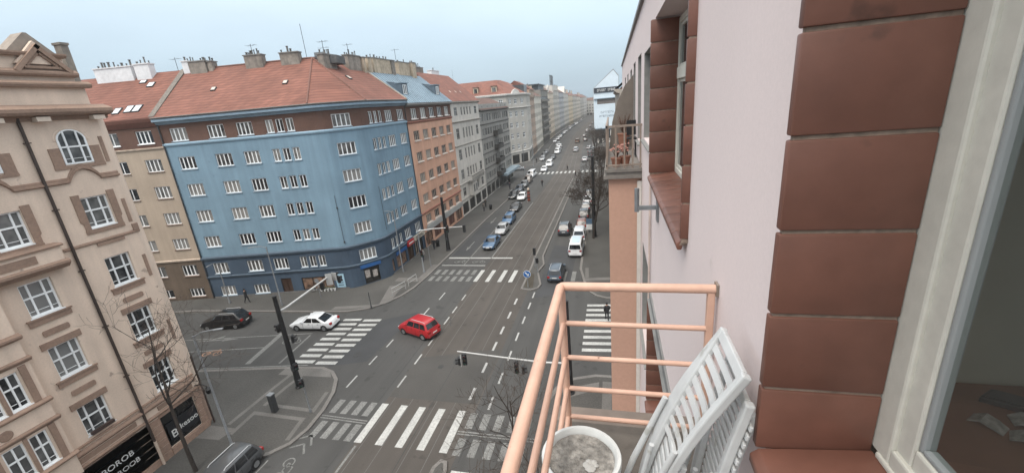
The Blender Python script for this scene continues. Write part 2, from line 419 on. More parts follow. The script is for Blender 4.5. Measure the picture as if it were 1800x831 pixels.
b.face([(-25.5, 36.9, .1262), (-24.6, 38.0, .1262), (-25.2, 42.3, .1262), (-26.9, 42.0, .1262)])
b.face([(-27.0, 43.4, .1262), (-23.5, 43.4, .1262), (-23.5, 44.5, .1262), (-27.0, 44.5, .1262)])
b.face([(-24.2, 43.8, .1276), (-23.5, 43.8, .1276), (-23.4, 49, .1276), (-24.2, 49, .1276)])
b.face([(-30.6, 35.5, .1276), (-25.9, 36.5, .1276), (-25.5, 37.2, .1276), (-30.6, 36.3, .1276)])
b.face([(-3.4, 24.3, .1262), (-1.2, 25.5, .1262), (-1.2, 26.3, .1262), (-3.9, 25.2, .1262)])
b.face([(-.95, 21, .1262), (-.3, 21, .1262), (-.3, 26.4, .1262), (-.95, 26.4, .1262)])
b.face([(-3.2, 44.3, .1262), (.5, 44.8, .1262), (.5, 45.6, .1262), (-3.2, 45.1, .1262)])
b.face([(-3.3, 44.3, .1270), (-2.9, 44.3, .1270), (-3.1, 48.2, .1270), (-3.5, 48.2, .1270)])
structure(b.build('pale_paving', STRIP))
b = MB(); b.face([(-10.1, 42.4, .126), (-9.0, 42.2, .126), (-9.5, 46, .126), (-10.2, 46.6, .126)]); structure(b.build('island_planting', mat('soil', (.05, .042, .03), .95, .4, 8)))

# ------------------------------------------------------------------ painted markings (each set one sheet)
def quadset(name, quads, m, z=.012):
    b = MB()
    for q in quads: b.face([(x, y, z) for x, y in q])
    return structure(b.build(name, m))
def bar(x, y0, y1, w=.5, sk=0.): return [(x-w/2, y0), (x+w/2, y0), (x+w/2+sk, y1), (x-w/2+sk, y1)]
quadset('zebra_crossing', [bar(x, 18.55, 22.25, .52) for x in (-16.4, -14.87, -13.45, -11.95, -10.42)], PAINT_W)
quadset('zebra_crossing', [bar(x, 20.85, 22.25, .5) for x in (-19.95, -19.05, -18.15, -17.3)] + [bar(x, 18.55, 20.05, .5) for x in (-20.75, -19.9, -19.0, -18.05, -17.2)], PAINT_F)
quadset('guide_line', [[(-20.6, y), (-16.8, y-.12), (-16.8, y-.02), (-20.6, y+.1)] for y in (20.28, 20.5)] + [[(-10.1, y), (-5, y), (-5, y+.1), (-10.1, y+.1)] for y in (20.12, 20.34)], PAINT_F)
quadset('zebra_crossing', [bar(x, 20.7, 22.15, .5) for x in (-9.5, -8.55, -7.6, -6.65, -5.7)] + [bar(x, 18.45, 19.85, .5) for x in (-9.55, -8.6, -7.6, -6.65, -5.7)], PAINT_F)
quadset('zebra_crossing', [bar(x, 43.9, 47.5, .5) for x in (-16.5, -15.0, -13.45, -12.1)], PAINT_W)
quadset('zebra_crossing', [bar(x, 45.95, 47.5, .5) for x in (-22.5, -21.5, -20.5, -19.5, -18.5, -17.5)] + [bar(x, 43.9, 45.4, .5) for x in (-22.5, -21.5, -20.5, -19.5, -18.5, -17.5)], PAINT_F)
quadset('zebra_crossing', [bar(x, 44.4, 47.3, .5) for x in (-7.0, -5.85, -4.75)], PAINT_F)
dx, dy = F0.u.x, F0.u.y
def along(x, y, l, w): return [(x, y-w/2), (x+l*dx, y+l*dy*.45-w/2), (x+l*dx, y+l*dy*.45+w/2), (x, y+w/2)]
quadset('zebra_crossing', [along(-27.75, 26.3+.93*k, 2.0, .45) for k in range(9)] + [along(-25.45, 26.35+.93*k, 1.95, .45) for k in range(9)], PAINT_W)
quadset('zebra_crossing', [[(-2.75, 30.3+1.0*k), (1.2, 30.55+1.0*k), (1.2, 31.0+1.0*k), (-2.75, 30.75+1.0*k)] for k in range(9)], PAINT_W)
quadset('zebra_crossing', [bar(x+bend(121), 119.5, 123, .55) for x in [-22.3+1.25*k for k in range(15)] if not -11 < x < -9.2], PAINT_W)
def dash(x, y0, y1, w=.14): return bar(x, y0, y1, w)
D = [dash(-20.6, 23.6, 25.1), dash(-20.42, 26.6, 27.9), dash(-20.28, 29.3, 30.6), dash(-20.0, 32, 33.2), dash(-19.4, 35.4, 36.9), dash(-19.1, 38.9, 40.7)]
D += [dash(-16.42, y, y+1.45) for y in (24.1, 27.1, 29.9, 33.7, 36.0, 38.9)] + [dash(-10.3, y, y+1.35, .2) for y in (23.4, 26.6, 29.7, 32.4, 35.3, 38.3)]
D += [dash(-8.65, y, y+1.4, .16) for y in (22.6, 25.4, 28.4, 31.4, 34.4, 37.4, 39.9)] + [dash(-6.4, y, y+1.4, .14) for y in (48.5, 41.0)]
quadset('lane_dashes', D, mat('dash_paint', (.32, .32, .31), .7, .3, 8))
quadset('lane_line', [bar(-16.62, 51.6, 84.5, .17), bar(-16.35, 10, 18.3, .16), bar(-9.0, -10, 17, .12)], PAINT_F)
quadset('lane_line', [bar(-19.75, 49.2, 75, .13), bar(-19.75, 78, 84, .13)], PAINT_F)
quadset('stop_line', [[(-22.9, 51.6), (-13.6, 51.6), (-13.6, 52.05), (-22.9, 52.05)], [(-22.9, 48.95), (-16.7, 48.95), (-16.7, 49.15), (-22.9, 49.15)], [(-9.4, 16.9), (-5, 16.9), (-5, 17.4), (-9.4, 17.4)]], PAINT_W)
def sl(xa, ya, xb, yb, w):
    d = V((xb-xa, yb-ya, 0)).normalized(); n = V((-d.y, d.x, 0))*w/2
    return [(xa-n.x, ya-n.y), (xb-n.x, yb-n.y), (xb+n.x, yb+n.y), (xa+n.x, ya+n.y)]
quadset('stop_line', [sl(-32.0, 25.5, -32.8, 30.7, .5)], PAINT_F)
quadset('lane_line', [sl(-28.95, 25.9, -29.4, 30.6, .2), sl(-55, 26.2, -29.4, 30.9, .14), sl(-55, 23.6, -32.3, 28.15, .14), sl(-60, 20.4, -26.0, 25.98, .12)], PAINT_F, z=.0125)
def arrow(x, y, ang, m=PAINT_F, turn=0):
    c, s = math.cos(ang), math.sin(ang); P = lambda u, v: (x+u*c-v*s, y+u*s+v*c)
    q = [[P(0, -.08), P(2.6, -.08), P(2.6, .08), P(0, .08)], [P(2.6, -.3), P(4.2, 0), P(4.2, .001), P(2.6, .3)]]
    if turn: q.append([P(1.3, .08*turn), P(2.3, .5*turn), P(2.3, .8*turn), P(1.0, .08*turn)])
    quadset('arrow_marking', q, m)
arrow(-40.9, 28.4, R(12), turn=1); arrow(-44, 25.2, R(10)); arrow(-21.4, 59, R(-90)); arrow(-21.6, 73, R(-90)); arrow(-18.2, 73, R(-90), turn=1)
# bicycle symbols and chevrons
def ring(cx, cy, r, w, n=14, ex=1., ey=1.):
    return [[(cx+math.cos(a)*r*ex, cy+math.sin(a)*r*ey), (cx+math.cos(c)*r*ex, cy+math.sin(c)*r*ey), (cx+math.cos(c)*(r-w)*ex, cy+math.sin(c)*(r-w)*ey), (cx+math.cos(a)*(r-w)*ex, cy+math.sin(a)*(r-w)*ey)] for a, c in ((2*math.pi*k/n, 2*math.pi*(k+1)/n) for k in range(n))]
def bike(x, y, ang, m, s=1.):
    c, t = math.cos(ang), math.sin(ang)
    q = ring(-.55, 0, .38, .1) + ring(.55, 0, .38, .1) + [sl(-.55, 0, -.2, .55, .09), sl(-.2, .5, .4, .5, .09), sl(.4, .62, .55, 0, .09), sl(-.55, 0, .05, 0, .09), sl(.05, 0, .4, .5, .09), sl(.25, .72, .5, .62, .08)]
    quadset('bicycle_marking', [[(x+(u*c-v*t)*s, y+(u*t+v*c)*s) for u, v in p] for p in q], m, z=.0128)
bike(-37.2, 26.6, R(10), PAINT_R); bike(-30.5, 29.3, R(10), PAINT_F); bike(-20.6, 50.3, R(0), PAINT_F); bike(-18, 50.3, R(0), PAINT_F)
bike(-19.85, 15.9, R(-90), PAINT_F)
quadset('chevron_marking', [sl(-20.75, 17.5, -19.95, 17.95, .14), sl(-19.95, 17.95, -19.4, 17.2, .14), sl(-20.75, 18.25, -19.95, 18.7, .14), sl(-19.95, 18.7, -19.4, 17.9, .14)], PAINT_F)
quadset('parking_line', [bar(-22.85, 5, 15.6, .1), bar(-21.4, 13.5, 16.4, .1), sl(-4.9, 56, -6.2, 54.6, .12), sl(-4.4, 54.4, -5.8, 54.4, .12)], PAINT_F, z=.0126)
# thin dark lines, manholes and repairs in the carriageway
quadset('dark_road_mark', [sl(-30, 32.9, -16.2, 35.0, .07), sl(-16.2, 35, -15.6, 33.4, .07), sl(-24, 33.8, -23.2, 31.8, .07), sl(-12.9, 15, -12.9, 48, .05), sl(-17.1, 10, -17.1, 46, .05), sl(-9.2, 18, -8.9, 41, .04)], ROAD_DK, z=.0105)
b = MB()
for x, y, r in ((-22.4, 27.9, .38), (-12.9, 27.8, .3), (-7.4, 52.3, .6), (-14, 27, .25), (-18.5, 56.5, .3)): b.lathe([(r, .004), (r, .012)], (x, y, 0), 18)
structure(b.build('manhole_covers', ROAD_DK))
for poly, k in (([(-16.5, 23), (-9.6, 23), (-9.6, 30), (-16.5, 28)], 0), ([(-24, 26), (-20.9, 27), (-20.2, 36), (-23.4, 34)], 1), ([(-22.8, 52.6), (-20, 52.6), (-20, 70), (-22.8, 70)], 1), ([(-8.5, 40), (-5, 41), (-5, 56), (-8.5, 57)], 1)):
    quadset('asphalt_patch', [poly], mat('asphalt_patch%d' % k, ((.057, .054, .050), (.044, .045, .047))[k], .9, .22, 24, .2, .2, bump=.2, bscale=90), z=.0085 if k == 0 else .0065)
# ------------------------------------------------------------------ wall colours
CREAM = mat('cream_render', (.68, .54, .435), .9, .06, 14, .10, .5, bump=.12, bscale=60, streak=.14, spots=((.40, .31, .25), 1.3, .68))
TRIM = mat('brown_stone_trim', (.275, .185, .138), .88, .14, 9, .14, .8, bump=.1)
RUST = mat('rusticated_base', (.30, .20, .15), .9, .18, 7, .16, .7, bump=.15)
JOINT = mat('pale_joint', (.50, .39, .31), .9, .1, 8)
PIPE = mat('brown_downpipe', (.045, .03, .024), .6, .2, 6)
WFR = mat('white_window_frame', (.80, .81, .81), .5, .05, 6)
GLS = glass_mat('window_glass', (.012, .014, .017), (.19, .19, .185))
GLSB = glass_mat('curtained_glass', (.012, .014, .017), (.22, .215, .205), .1)
SHOPG = glass_mat('shop_glass', (.012, .012, .012), (.05, .045, .04), .06)
ZINC = mat('zinc_flashing', (.20, .19, .18), .6, .2, 4, .15, .5)
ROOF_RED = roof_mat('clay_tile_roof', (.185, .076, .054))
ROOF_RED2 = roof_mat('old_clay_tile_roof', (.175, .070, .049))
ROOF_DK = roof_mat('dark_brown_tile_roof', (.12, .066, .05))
CHIM = mat('grey_chimney_render', (.25, .22, .19), .95, .25, 3, .25, .6, streak=.3)
CHIMC = mat('cream_chimney_render', (.46, .375, .28), .95, .2, 3, .2, .6, streak=.3)
CHIMW = mat('white_chimney_render', (.66, .66, .67), .9, .1, 3, .08, .6)

# ------------------------------------------------------------------ cream corner house, near left
H = thing('cream_apartment_house', 'ornate cream house with arched top window, brown window trim and triangular pediment', 'building', (-28.2, 12, 0))
F = Fac((-28.2, -6), (-28.2, 18.45))           # u = Y + 6
U = lambda y: y+6
FLO = [(4.65, 6.45), (8.35, 10.15), (11.9, 13.65), (15.45, 17.15)]
ops = []
for y0, y1 in ((16.25, 17.55), (12.5, 13.8)):
    for z0, z1 in FLO: ops.append((U(y0), U(y1), z0, z1, .2))
shops = [(U(15.8), U(18.0), .66, 2.97, .14), (U(10.9), U(14.35), .66, 2.75, .14), (U(6.5), U(9.5), .66, 2.75, .14)]
b = MB(); wall(b, F, 0, F.L, 0, 21.4, ops+shops, bands=((3.3, 1), (1e9, 0)), reveal=0)
G2 = Fac((-28.2, 18.45), (-28.75, 19.12)); wall(b, G2, 0, G2.L, 0, 21.4, [], bands=((3.3, 1), (1e9, 0)))
G3 = Fac((-28.75, 19.12), (-60, 12.4)); wall(b, G3, 0, G3.L, 0, 21.4, [], bands=((3.3, 1), (1e9, 0)))
b.build('wall', [CREAM, RUST], H)
# arched heads of the top windows (open above the rectangular part): half-round niches built proud of the wall
for y0, y1 in ((16.25, 17.55), (12.5, 13.8)):
    for z0, z1 in FLO:
        window(F, U(y0), U(y1), z0, z1, 'grid3', WFR, GLS, H, dep=.2, fw=.085, sill=WFR, out=.03, th=.05)
b = MB()
for y0, y1 in ((16.25, 17.55), (12.5, 13.8)):
    cy = U((y0+y1)/2); r = .65; N = 12
    for k in range(N):      # spandrel ring round the arch
        a, c = math.pi*k/N, math.pi*(k+1)/N
        P = lambda t, rr, d: F(cy+math.cos(t)*rr, d, 20.2+math.sin(t)*rr*.85)
        for (p, q) in (((r, .012), (r+.1, .05)), ((r+.1, .05), (r+.16, .012))):
            b.face([P(a, p[0], p[1]), P(a, q[0], q[1]), P(c, q[0], q[1]), P(c, p[0], p[1])])
    b.build('arch_moulding', CREAM, H); b = MB()
for y0, y1 in ((16.25, 17.55), (12.5, 13.8)):
    fr, pn = win_meshes(1.3, 1.23, 'grid3', WFR, GLS, .2, .085)
    # the sash stands in front of a dark niche, its round head on the wall face
    fa, pa = win_meshes(1.3, 1.8, 'arch3', WFR, GLS, .10, .085)
    o = inst('window', fa, H, F(U((y0+y1)/2), .085, 18.97)-V(H['base']), F.ang); inst('pane', pa, o)
b = MB()     # cornices, string courses, moulded bands
def run(b, F, u0, u1, prof, m=0):
    """extrude a closed (d,z) profile along the wall"""
    n = len(prof); i = b.add([F(u0, d, z) for d, z in prof]+[F(u1, d, z) for d, z in prof])
    for k in range(n):
        q = (k+1) % n; b.f.append((i+k, i+q, i+n+q, i+n+k)); b.m.append(m)
    b.f.append(tuple(i+k for k in reversed(range(n)))); b.m.append(m); b.f.append(tuple(i+n+k for k in range(n))); b.m.append(m)
EAVE = [(-.02, 21.25), (.12, 21.25), (.16, 21.42), (.62, 21.5), (.7, 21.62), (.7, 21.78), (.6, 21.84), (.1, 22.02), (-.02, 22.02)]
run(b, F, 0, F.L+.5, EAVE)
run(b, F, 0, F.L+.2, [(-.05, 22.86), (.2, 22.86), (.26, 22.98), (.26, 23.06), (.02, 23.2), (-.05, 23.2)])
run(b, F, 0, F.L-.1, [(-.3, 23.42), (0, 23.42), (.08, 23.52), (.08, 23.62), (-.12, 23.76), (-.3, 23.76)])
run(b, F, 0, F.L-.3, [(-.4, 24.36), (-.1, 24.36), (-.02, 24.48), (-.02, 24.56), (-.4, 24.6)])
run(b, F, 0, F.L+.02, [(-.02, 3.86), (.05, 3.86), (.16, 3.98), (.16, 4.06), (.05, 4.2), (-.02, 4.2)])
run(b, F, 0, F.L+.02, [(-.02, 4.3), (.1, 4.34), (.1, 4.42), (-.02, 4.46)])
run(b, F, 0, F.L+.02, [(-.02, 3.2), (.06, 3.2), (.12, 3.28), (.12, 3.34), (-.02, 3.42)])
def course(b, zc, hump_at, half, rise, th=.34, out=.14, u0=0, u1=None, m=0):
    """string course that rises in a round hump over each window axis"""
    u1 = u1 or F.L+.05; pts = [(u0, zc)]
    for c in hump_at:
        for k in range(-8, 9):
            a = k/8; pts.append((c+a*half, zc+rise*math.cos(a*math.pi/2)**.8 if abs(a) < 1 else zc))
    pts.append((u1, zc)); pts.sort()
    for (ua, za), (uc, zd) in zip(pts, pts[1:]):
        for (d0, z0), (d1, z1) in (((-.02, 0), (out, .06)), ((out, .06), (out, .14)), ((out, .14), (out*.45, .17)), ((out*.45, .17), (out*.45, th-.06)), ((out*.45, th-.06), (-.02, th))):
            b.face([F(ua, d0, za+z0), F(uc, d0, zd+z0), F(uc, d1, zd+z1), F(ua, d1, za+z1)], m)
course(b, 18.0, [U(16.85), U(13.1)], .75, .62)
course(b, 14.58, [U(16.9)], 1.1, .0, th=.22, out=.09, u0=U(14.7))
b.box(F, U(16.2), U(17.6), -.01, .07, 14.42, 14.6)
b.box(F, F.L-.25, F.L+.04, -.01, .1, 14.75, 15.15)
b.build('cornice', TRIM, H)
b = MB()     # attic wall with stepped parapet
b.box(F, 0, F.L-.02, -.3, -.02, 21.9, 22.9); b.box(F, 0, F.L-.22, -.5, -.2, 22.9, 23.6); b.box(F, 0, F.L-.4, -.6, -.3, 23.6, 24.5)
b.build('attic_wall', CREAM, H)
for y in (18.3, 15.85, 14.1, 11.9, 9.5): b = MB(); b.box(F, U(y)-.28, U(y)+.28, .0, .5, 21.2, 21.42); b.build('eave_block', mat('pale_stone_block', (.62, .52, .43), .9, .1), H)
b = MB()     # pediment: gable slab with raking mouldings
b.prism(F, [(U(15.95), 24.0), (U(18.0), 24.0), (U(17.55), 24.45), (U(16.95), 25.1), (U(16.4), 24.5)], -.28, -.08)
pd = b.build('pediment', CREAM, H)
b = MB()
def rake(u0, z0, u1, z1, w=.2, d0=-.1, d1=.1):
    d = V((u1-u0, z1-z0, 0)).normalized(); n = V((-d.y, d.x, 0))*w
    p = [(u0, z0), (u1, z1), (u1+n.x, z1+n.y), (u0+n.x, z0+n.y)]; b.prism(F, p, d0, d1)
rake(U(18.15), 23.7, U(16.95), 24.95); rake(U(16.95), 24.95, U(15.75), 23.7); b.box(F, U(16.2), U(17.7), -.1, .03, 23.78, 23.9)
rake(U(17.6), 23.95, U(16.95), 24.62, .1, -.1, .02); rake(U(16.95), 24.62, U(16.3), 23.95, .1, -.1, .02)
b.build('raking_moulding', TRIM, pd)
b = MB(); b.prism(F, [(U(15.75), 24.4), (U(16.85), 25.5), (U(17.0), 25.5), (U(18.1), 24.4)], -1.2, -.35); b.build('dormer_roof', mat('weathered_gable_back', (.26, .22, .185), .9, .15, 4), H)
b = MB(); b.box(F, F.L+.22, F.L+.58, -1.5, -1.0, 22.9, 25.2); b.box(F, F.L+.18, F.L+.62, -1.55, -.95, 25.2, 25.32); b.build('chimney', CHIM, H)
b = MB()
for u0 in (0,):
    b.face([F(0, -.6, 24.4), F(F.L-.4, -.6, 24.4), F(F.L-1.5, -6, 26.0), F(0, -6, 26.0)]); b.face([F(0, -6, 26.0), F(F.L-1.5, -6, 26.0), F(F.L-1.5, -14, 22), F(0, -14, 22)])
    b.face([F(F.L-.4, -.6, 24.4), F(F.L-.6, -12, 22), F(F.L-1.5, -6, 26.0)])
b.build('roof', ROOF_DK, H)
# brown panels, aprons, lintels and side blocks, one part for each window
def part(nm, *boxes, prisms=(), m=TRIM):
    b = MB()
    for q in boxes: b.box(F, *q)
    for p, d0, d1 in prisms: b.prism(F, p, d0, d1)
    return b.build(nm, m, H)
for y0, y1 in ((16.25, 17.55), (12.5, 13.8)):
    a, c = U(y0), U(y1); m = (a+c)/2
    for z in (8.35, 11.9): part('apron', (a-.22, c+.22, -.01, .07, z-.42, z-.125), (a-.27, c+.27, -.01, .12, z-.13, z-.052))
    for z in (10.15, 6.45): part('lintel', (a-.2, c+.2, -.01, .06, z+.02, z+.36))
    for z in (7.2, 10.8): part('panel', prisms=[([(m-.55, z+.06), (m-.5, z), (m+.5, z), (m+.55, z+.06), (m+.55, z+.24), (m+.5, z+.3), (m-.5, z+.3), (m-.55, z+.24)], -.01, .06)])
    part('window_surround', (a-.52, c+.52, -.01, .055, 18.75, 18.9), prisms=[([(a-.5, 18.88), (a-.02, 18.88), (a-.02, 19.85), (a-.5, 19.85)], -.01, .05), ([(c+.02, 18.88), (c+.5, 18.88), (c+.5, 19.85), (c+.02, 19.85)], -.01, .05)])
    part('window_surround', (a-.3, c+.32, -.01, .065, 15.16, 15.38), prisms=[([(a-.38, 17.35), (a-.01, 17.35), (a-.01, 15.36), (a-.28, 15.36), (a-.28, 15.75), (a-.38, 15.85)], -.01, .05), ([(c+.01, 17.35), (c+.38, 17.35), (c+.38, 15.85), (c+.3, 15.75), (c+.3, 15.36), (c+.01, 15.36)], -.01, .05)])
for z in (8.0, 12.5, 16.0, 19.6): part('corner_panel', (F.L-.3, F.L-.12, -.01, .04, z-.7, z+.7))
for y0, y1 in ((15.9, 18.2), (11.2, 14.6), (7, 10)): part('fascia_panel', (U(y0), U(y1), -.01, .05, 3.5, 3.78))
b = MB()     # rusticated ground floor blocks with pale joints left between
for ua, uc in ((U(14.42), U(15.74)), (U(18.06), F.L), (U(9.56), U(10.84)), (0, U(6.4))):
    for k in range(5):
        z = .62+k*.5
        if uc-ua > 1.25 and uc < 22 and ua > 12:
            b.box(F, ua+.02, U(15.0), -.01, .05, z+.03, z+.47); b.box(F, U(15.14), uc-.02, -.01, .05, z+.03, z+.47)
        else: b.box(F, ua+.02, uc-.02, -.01, .05, z+.03, z+.47)
for k in range(9): b.box(F, k*2.72+.02, min(F.L, (k+1)*2.72-.02), -.01, .06, .12, .58)
b.build('rusticated_blocks', RUST, H)
for ua, uc in ((U(14.42), U(15.74)), (U(18.06), F.L+.005), (0, U(6.4))):
    b = MB(); b.box(F, ua+.01, uc-.01, -.014, .012, .59, 3.15); b.build('joint_bed', JOINT, H)
b = MB(); b.tube([F(U(15.05), .1, z) for z in (21.4, 4.3, 4.0, 1.9)], .075, 8); b.build('downpipe', PIPE, H)
b = MB(); b.tube([F(U(15.05), .12, z) for z in (1.9, .1)], .085, 8); b.build('downpipe_boot', JOINT, H)
for z in (20.2, 16.8, 13.4, 10, 6.7): b = MB(); b.box(F, U(15.05)-.12, U(15.05)+.12, 0, .19, z, z+.05); b.build('pipe_clip', PIPE, H)
# projecting bay with a balustrade ledge above it
B = Fac((-27.75, -6), (-27.75, 11.55))
bo = []
for z0, z1 in ((4.75, 6.6), (8.15, 9.95)): bo += [(9.35+6, 10.12+6, z0, z1, .14), (10.3+6, 11.0+6, z0, z1, .14)]
b = MB(); wall(b, B, 10, B.L, 3.3, 14.2, bo)
S = Fac((-27.75, 11.55), (-28.21, 11.55)); wall(b, S, 0, S.L, 3.3, 14.2, [])
bay = b.build('bay', CREAM, H)
for o in bo: window(B, o[0], o[1], o[2], o[3], 'c1' if 0 else 'grid2', WFR, GLS, H, dep=.14, fw=.075, sill=WFR, out=.03, th=.06)
b = MB()
for z in (4.6, 8.0): run(b, B, 10, B.L+.12, [(-.02, z-.16), (.08, z-.16), (.2, z-.06), (.2, z), (.05, z+.1), (-.02, z+.1)])
for z in (6.75, 10.2): run(b, B, 10, B.L+.1, [(-.02, z), (.06, z), (.16, z+.14), (.16, z+.2), (-.02, z+.26)])
run(b, B, 10, B.L+.1, [(-.02, 11.3), (.1, 11.34), (.22, 11.46), (.22, 11.56), (.05, 11.66), (-.02, 11.66)])
for z0 in (4.72, 8.12):
    for u in (9.08+6, 10.2+6, 11.22+6): b.box(B, u-.13 if u > 16.5 or u < 15.5 else u-.07, u+.13 if u > 16.5 or u < 15.5 else u+.07, -.01, .07, z0, z0+2.0)
b.lathe([(.0, 0), (.22, 0), (.26, .03), (.22, .06), (.0, .06)], B(15.75, 0, 7.3), 16, axis='x')
b.build('bay_moulding', TRIM, bay)
LB = Fac((-27.6, -6), (-27.6, 14.35))
b = MB()
b.box(LB, 0, LB.L, -.62, 0, 14.25, 15.12); b.build('balcony_parapet', CREAM, H)
b = MB()
run(b, LB, 0, LB.L+.1, [(-.62, 15.12), (.1, 15.12), (.12, 15.2), (.05, 15.26), (-.62, 15.26)])
run(b, LB, 0, LB.L+.12, [(-.62, 13.95), (-.1, 13.98), (.02, 14.1), (.14, 14.22), (.14, 14.34), (.02, 14.42), (-.62, 14.42)])
b.box(LB, 16.9, 19.3, -.01, .035, 14.55, 14.95); b.box(LB, 12.5, 15.5, -.01, .035, 14.55, 14.95)
b.build('balcony_moulding', TRIM, H)
# window boxes with dry plants on the first-floor sill, and a flower box at the cornice
b = MB(); b.box(F, U(12.6), U(13.7), .02, .2, 4.66, 4.84); wb = b.build('window_box', mat('dark_plant_box', (.05, .03, .025)), H)
# shop fronts and signs
for k, (u0, u1, z0, z1, d) in enumerate(shops):
    b = MB(); b.box(F, u0+.005, u1-.005, -d-.02, -d+.03, z0+.005, z1-.005); so = b.build('shop_window', SHOPG, H)
    b = MB()
    for z in (z0, z1-.07): b.box(F, u0+.003, u1-.003, -d, -d+.07, z+.003, z+.07)
    for u in (u0, u1-.07, (u0+u1)/2-.03): b.box(F, u+.003, u+.07, -d, -d+.07, z0+.073, z1-.003)
    b.build('frame', BLACK, so)
INK = mat('white_lettering', (.62, .62, .6), .6)
def sign_board(F, u0, u1, z0, z1, d, m, label, texts, name='shop_sign', t=.05):
    s = thing(name, label, 'sign', F((u0+u1)/2, d, z0))
    bb = MB(); bb.box(F, u0, u1, d-t, d, z0, z1); bb.build('board', m, s)
    for s_, u, z, size, ink in texts: text(s_, size, F.mat(u, d+.012, z), ink, s)
    return s
sign_board(F, U(15.95), U(17.9), 1.0, 2.3, .03, mat('black_board', (.012, .013, .016), .35), 'black shop sign with white lettering, right of the downpipe',
           [('Bi', U(16.35), 1.42, .78, INK), ('kesoo', U(17.28), 1.58, .52, INK)])
sign_board(F, U(11.3), U(14.2), 1.15, 2.6, .03, MATS['black_board'], 'long black shop sign with two rows of white letters, left of the downpipe',
           [('ROBOROB', U(12.75), 2.18, .5, INK), ('OBOROOB', U(13.0), 1.55, .44, INK)])
# wall lantern on a bracket at the corner
L_ = thing('wall_lantern', 'dark wall lantern on a bracket at the corner of the cream house', 'lantern', F(F.L-.1, 0, 3.4))
b = MB(); b.tube([F(F.L-.1, 0, 3.5), F(F.L-.1, .7, 3.7), F(F.L-.1, 1.1, 3.55)], .04, 6); b.build('bracket', BLACK, L_)
b = MB(); b.lathe([(.12, 0), (.2, .3), (.24, .34), (.05, .5)], F(F.L-.1, 1.1, 3.0), 8); b.build('lamp_head', BLACK, L_)
b = MB(); b.tube([F(F.L+.28, .06, z) for z in (5.6, 3.3, 2.9, .12)], .06, 8); b.build('corner_pipe', PIPE, H)
# ------------------------------------------------------------------ blue corner house
BLUE = mat('blue_render', (.175, .27, .345), .9, .05, 12, .10, .35, bump=.1, bscale=60, streak=.15, spots=((.15, .235, .30), .8, .66))
DKBLUE = mat('dark_blue_render', (.048, .075, .112), .85, .10, 10, .16, .4, bump=.1, streak=.16)
BRICK = mat('brown_brick_band', (.115, .062, .046), .9, .3, 16, .15, .6, bump=.25, bscale=45)
BLTRIM = mat('blue_grey_cornice', (.22, .30, .37), .75, .12, 5, .12, .6)
LTBL = mat('pale_blue_cornice', (.27, .39, .48), .8, .1, 6)
C = V((-28.3, 41.9, 0)); T = 3.7
fl = Fac((-48.93, 37.5), (C.x-F0.u.x*T, C.y-F0.u.y*T))
Pe = V((-28.3, C.y+T, 0))
# rounded corner: small bends, a flat middle for the window axis, small bends again
t0 = F0.ang; turn = math.pi/2-t0
def corner_pts(n=3, flat=2.7):
    angs = [t0+turn*.5*(k+.5)/n for k in range(n)]
    p = V((fl(fl.L, 0, 0).x, fl(fl.L, 0, 0).y, 0)); target = Pe-p
    mid = t0+turn/2
    # choose the small segment length so that the chain ends on the main street line
    sx = sum(math.cos(a) for a in angs)+sum(math.cos(t0+turn-(a-t0)) for a in angs)
    sy = sum(math.sin(a) for a in angs)+sum(math.sin(t0+turn-(a-t0)) for a in angs)
    s = ((target.x-flat*math.cos(mid))/sx+(target.y-flat*math.sin(mid))/sy)/2
    pts = [p]
    for a in angs: pts.append(pts[-1]+V((math.cos(a), math.sin(a), 0))*s)
    pts.append(pts[-1]+V((math.cos(mid), math.sin(mid), 0))*flat)
    for a in reversed(angs): pts.append(pts[-1]+V((math.cos(t0+turn-(a-t0)), math.sin(t0+turn-(a-t0)), 0))*s)
    pts[-1] = Pe.copy()
    return pts
CP = corner_pts()
arcs = [Fac((a.x, a.y), (c.x, c.y)) for a, c in zip(CP, CP[1:])]
fr_ = Fac((-28.3, Pe.y), (-28.3, 55.9))
BH = thing('blue_apartment_house', 'blue rounded-corner apartment house with red tiled roof and brown brick top floor', 'building', (-34, 43, 0))
ROWS = [(16.15, 17.55), (13.05, 14.45), (9.9, 11.3), (6.75, 8.1)]
LC = [(1.15, 3.05, 'c4'), (5.45, 7.35, 'c4'), (8.75, 10.55, 'c4')]
LG = [(12.05, 12.9), (13.2, 14.05), (14.35, 15.2)]
RC = [(50.2-Pe.y, 52.1-Pe.y, 'c4'), (53.45-Pe.y, 55.3-Pe.y, 'c4')]
RG = [(46.4-Pe.y, 47.3-Pe.y), (47.55-Pe.y, 48.4-Pe.y), (48.65-Pe.y, 49.5-Pe.y)]
opl, opr, opm = [], [], []
for z0, z1 in ROWS+[(19.3, 20.7), (3.3, 4.7)]:
    opl += [(a, c, z0, z1, s) for a, c, s in LC] + [(a, c, z0, z1, 'c2') for a, c in LG]
    opr += [(a, c, z0, z1, s) for a, c, s in RC] + [(a, c, z0, z1, 'c2') for a, c in RG]
    opm.append((.32, 2.38, z0, z1, 'c4'))
opl += [(1.2, 3.1, .35, 1.6, 'c4'), (5.45, 7.35, .3, 1.5, 'c4')]
bands = ((5.35, 1), (18.95, 0), (1e9, 2))
holes = lambda o: [q[:4] for q in o]
shop_l = (11.65, 15.6, .3, 1.95); door_l = (9.05, 10.35, .12, 2.05)
shop_m = (.4, 2.35, .15, 2.25); shop_r = [(44.9-Pe.y+.9, 46.4-Pe.y, .35, 2.1), (47.0-Pe.y, 49.8-Pe.y, .35, 2.1), (50.3-Pe.y, 52.0-Pe.y, .12, 2.25), (52.4-Pe.y, 53.6-Pe.y, .12, 2.4), (53.9-Pe.y, 55.2-Pe.y, .12, 2.4)]
b = MB()
